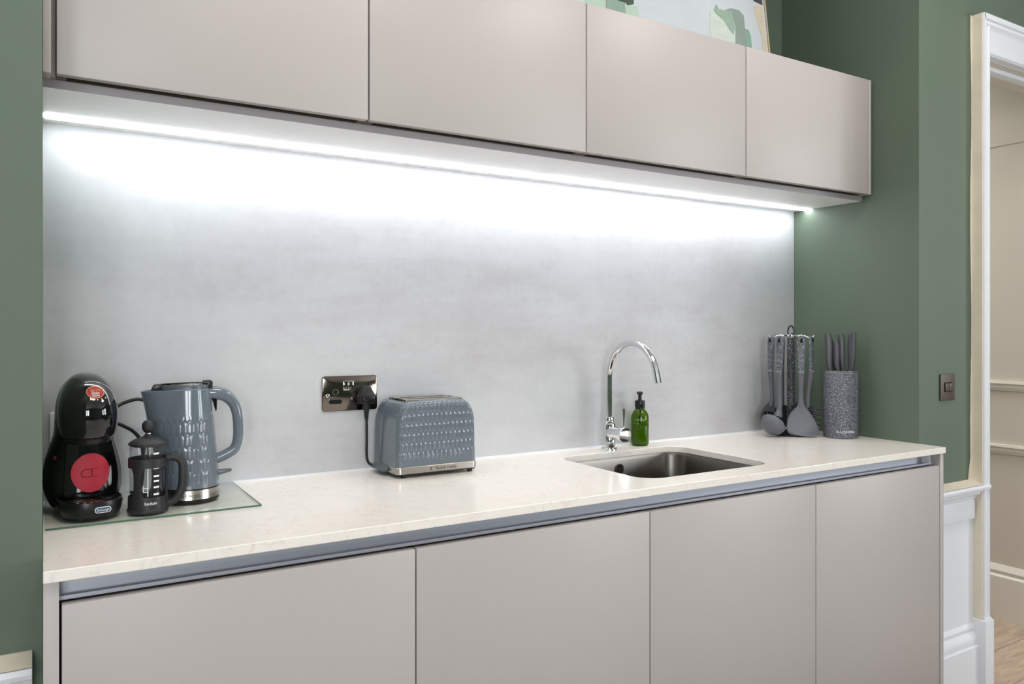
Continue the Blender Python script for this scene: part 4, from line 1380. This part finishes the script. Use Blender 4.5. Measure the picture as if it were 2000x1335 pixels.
# the two utensils hanging behind the column
t = utensil(4, 'skimmer', 'dark round skimmer hanging behind the ladle', 0.0)
stem(t, -0.240, 0.0080, 0.006)
lathe('skimmer_disc', [(0.0, -0.0015), (0.040, -0.0015), (0.044, 0.002), (0.0445, 0.004), (0.042, 0.003), (0.039, 0.0006), (0.0, 0.0006)], 'nylon_dark', t, 36, loc=(0, 0.002, -0.282), rot=(PI / 2, 0, 0))
t = utensil(5, 'serving_spoon', 'dark serving spoon hanging behind the turner', 0.0)
stem(t, -0.240, 0.0080, 0.008)
rr = []
for z, w_, yy in ((-0.225, 0.008, 0.010), (-0.245, 0.022, 0.004), (-0.272, 0.032, -0.002), (-0.298, 0.031, -0.002), (-0.320, 0.022, 0.003), (-0.329, 0.010, 0.007)):
    rr.append([(x, yy + o_, z) for x, o_ in [(-w_ + 2 * w_ * q / 7, 0.0) for q in range(8)] + [(w_ - 2 * w_ * q / 7, 0.003) for q in range(8)]])
rings('spoon_head', rr, 'nylon_dark', t, 50)

# ------------------------------------------------------------------ knife block and knives
KX, KY = 2.367, 1.703
kb = empty('knife_block', (KX, KY, ZC), 0, 'round speckled grey knife block by the green wall', 'knife block')
KR = 0.0560
lathe('body', [(KR - 0.003, 0.0), (KR, 0.003), (KR, 0.229), (KR - 0.0012, 0.231), (KR - 0.004, 0.231), (KR - 0.004, 0.222), (0.0, 0.222)], 'speckle', kb, 64)
lathe('bristle_insert', [(0.0, 0.2222), (KR - 0.0045, 0.2222), (KR - 0.0045, 0.2285), (0.0, 0.2285)], 'hole', kb, 48)
VK = YAW + math.atan((1643 - 1000) / 1511.33)
bent_text('lettering', 'BLACKMOOR', 0.0100, 'print_white', kb, KR + 0.0001, 0.0235, -VK + 0.30, 0.0007, sx=1.0)
kf = Vector((math.sin(VK), math.cos(VK), 0))
kr = Vector((math.cos(VK), -math.sin(VK), 0))
KN = [('chef_knife', -0.037, -0.020, 0.134, 0.0125, -0.012, 'chef knife with charcoal handle standing nearest the utensil stand in the knife block'),
      ('paring_knife', -0.022, 0.012, 0.108, 0.0100, -0.008, 'short dark paring knife behind the other handles in the knife block'),
      ('utility_knife', -0.0125, -0.022, 0.108, 0.0105, -0.006, 'short utility knife with charcoal handle in the front of the knife block'),
      ('bread_knife', 0.004, 0.006, 0.131, 0.0115, -0.010, 'bread knife with curved charcoal handle in the middle of the knife block'),
      ('carving_knife', 0.034, 0.0, 0.138, 0.0135, 0.006, 'carving knife with straight flat handle standing apart, nearest the green wall')]
for nm, sx_, sf_, hh, wd, lean, lab in KN:
    p = Vector((KX, KY, ZC)) + kr * sx_ + kf * sf_
    rzk = -VK + (0.0 if nm == 'carving_knife' else 0.25)
    t = empty(nm, (p.x, p.y, ZC + 0.2285), rzk, lab, 'knife', 'knives in the block')
    s_ = 1 if lean < 0 else -1
    rr = []
    for f, w_, off in ((0.0, 0.62, 0.30), (0.06, 0.62, 0.22), (0.18, 0.80, 0.02), (0.40, 0.95, -0.10), (0.65, 1.0, -0.05), (0.85, 0.98, -0.18), (0.95, 0.80, -0.35), (0.99, 0.50, -0.50), (1.0, 0.22, -0.55)):
        hx_, hy_ = wd * w_, 0.0085 * (0.7 + 0.3 * w_)
        rr.append([(x + s_ * off * wd, y, f * hh) for x, y, _ in rrect(0, 0, hx_, hy_, min(hx_, hy_) * 0.9, 0, 5)])
    P = [Vector((f, 0, 0)) for f in range(3)]
    rings('handle', rr, 'knife_handle', t, 60)
    box('bolster', -wd * 0.55 + s_ * 0.3 * wd, wd * 0.55 + s_ * 0.3 * wd, -0.006, 0.006, -0.005, 0.004, 'steel', t, 0.0012)
    prism('blade', [(-wd * 0.5, -0.005), (wd * 0.6, -0.005), (wd * 0.6, -0.14), (0.0, -0.19), (-wd * 0.5, -0.17)], 'y', -0.0010, 0.0010, 'steel', t)
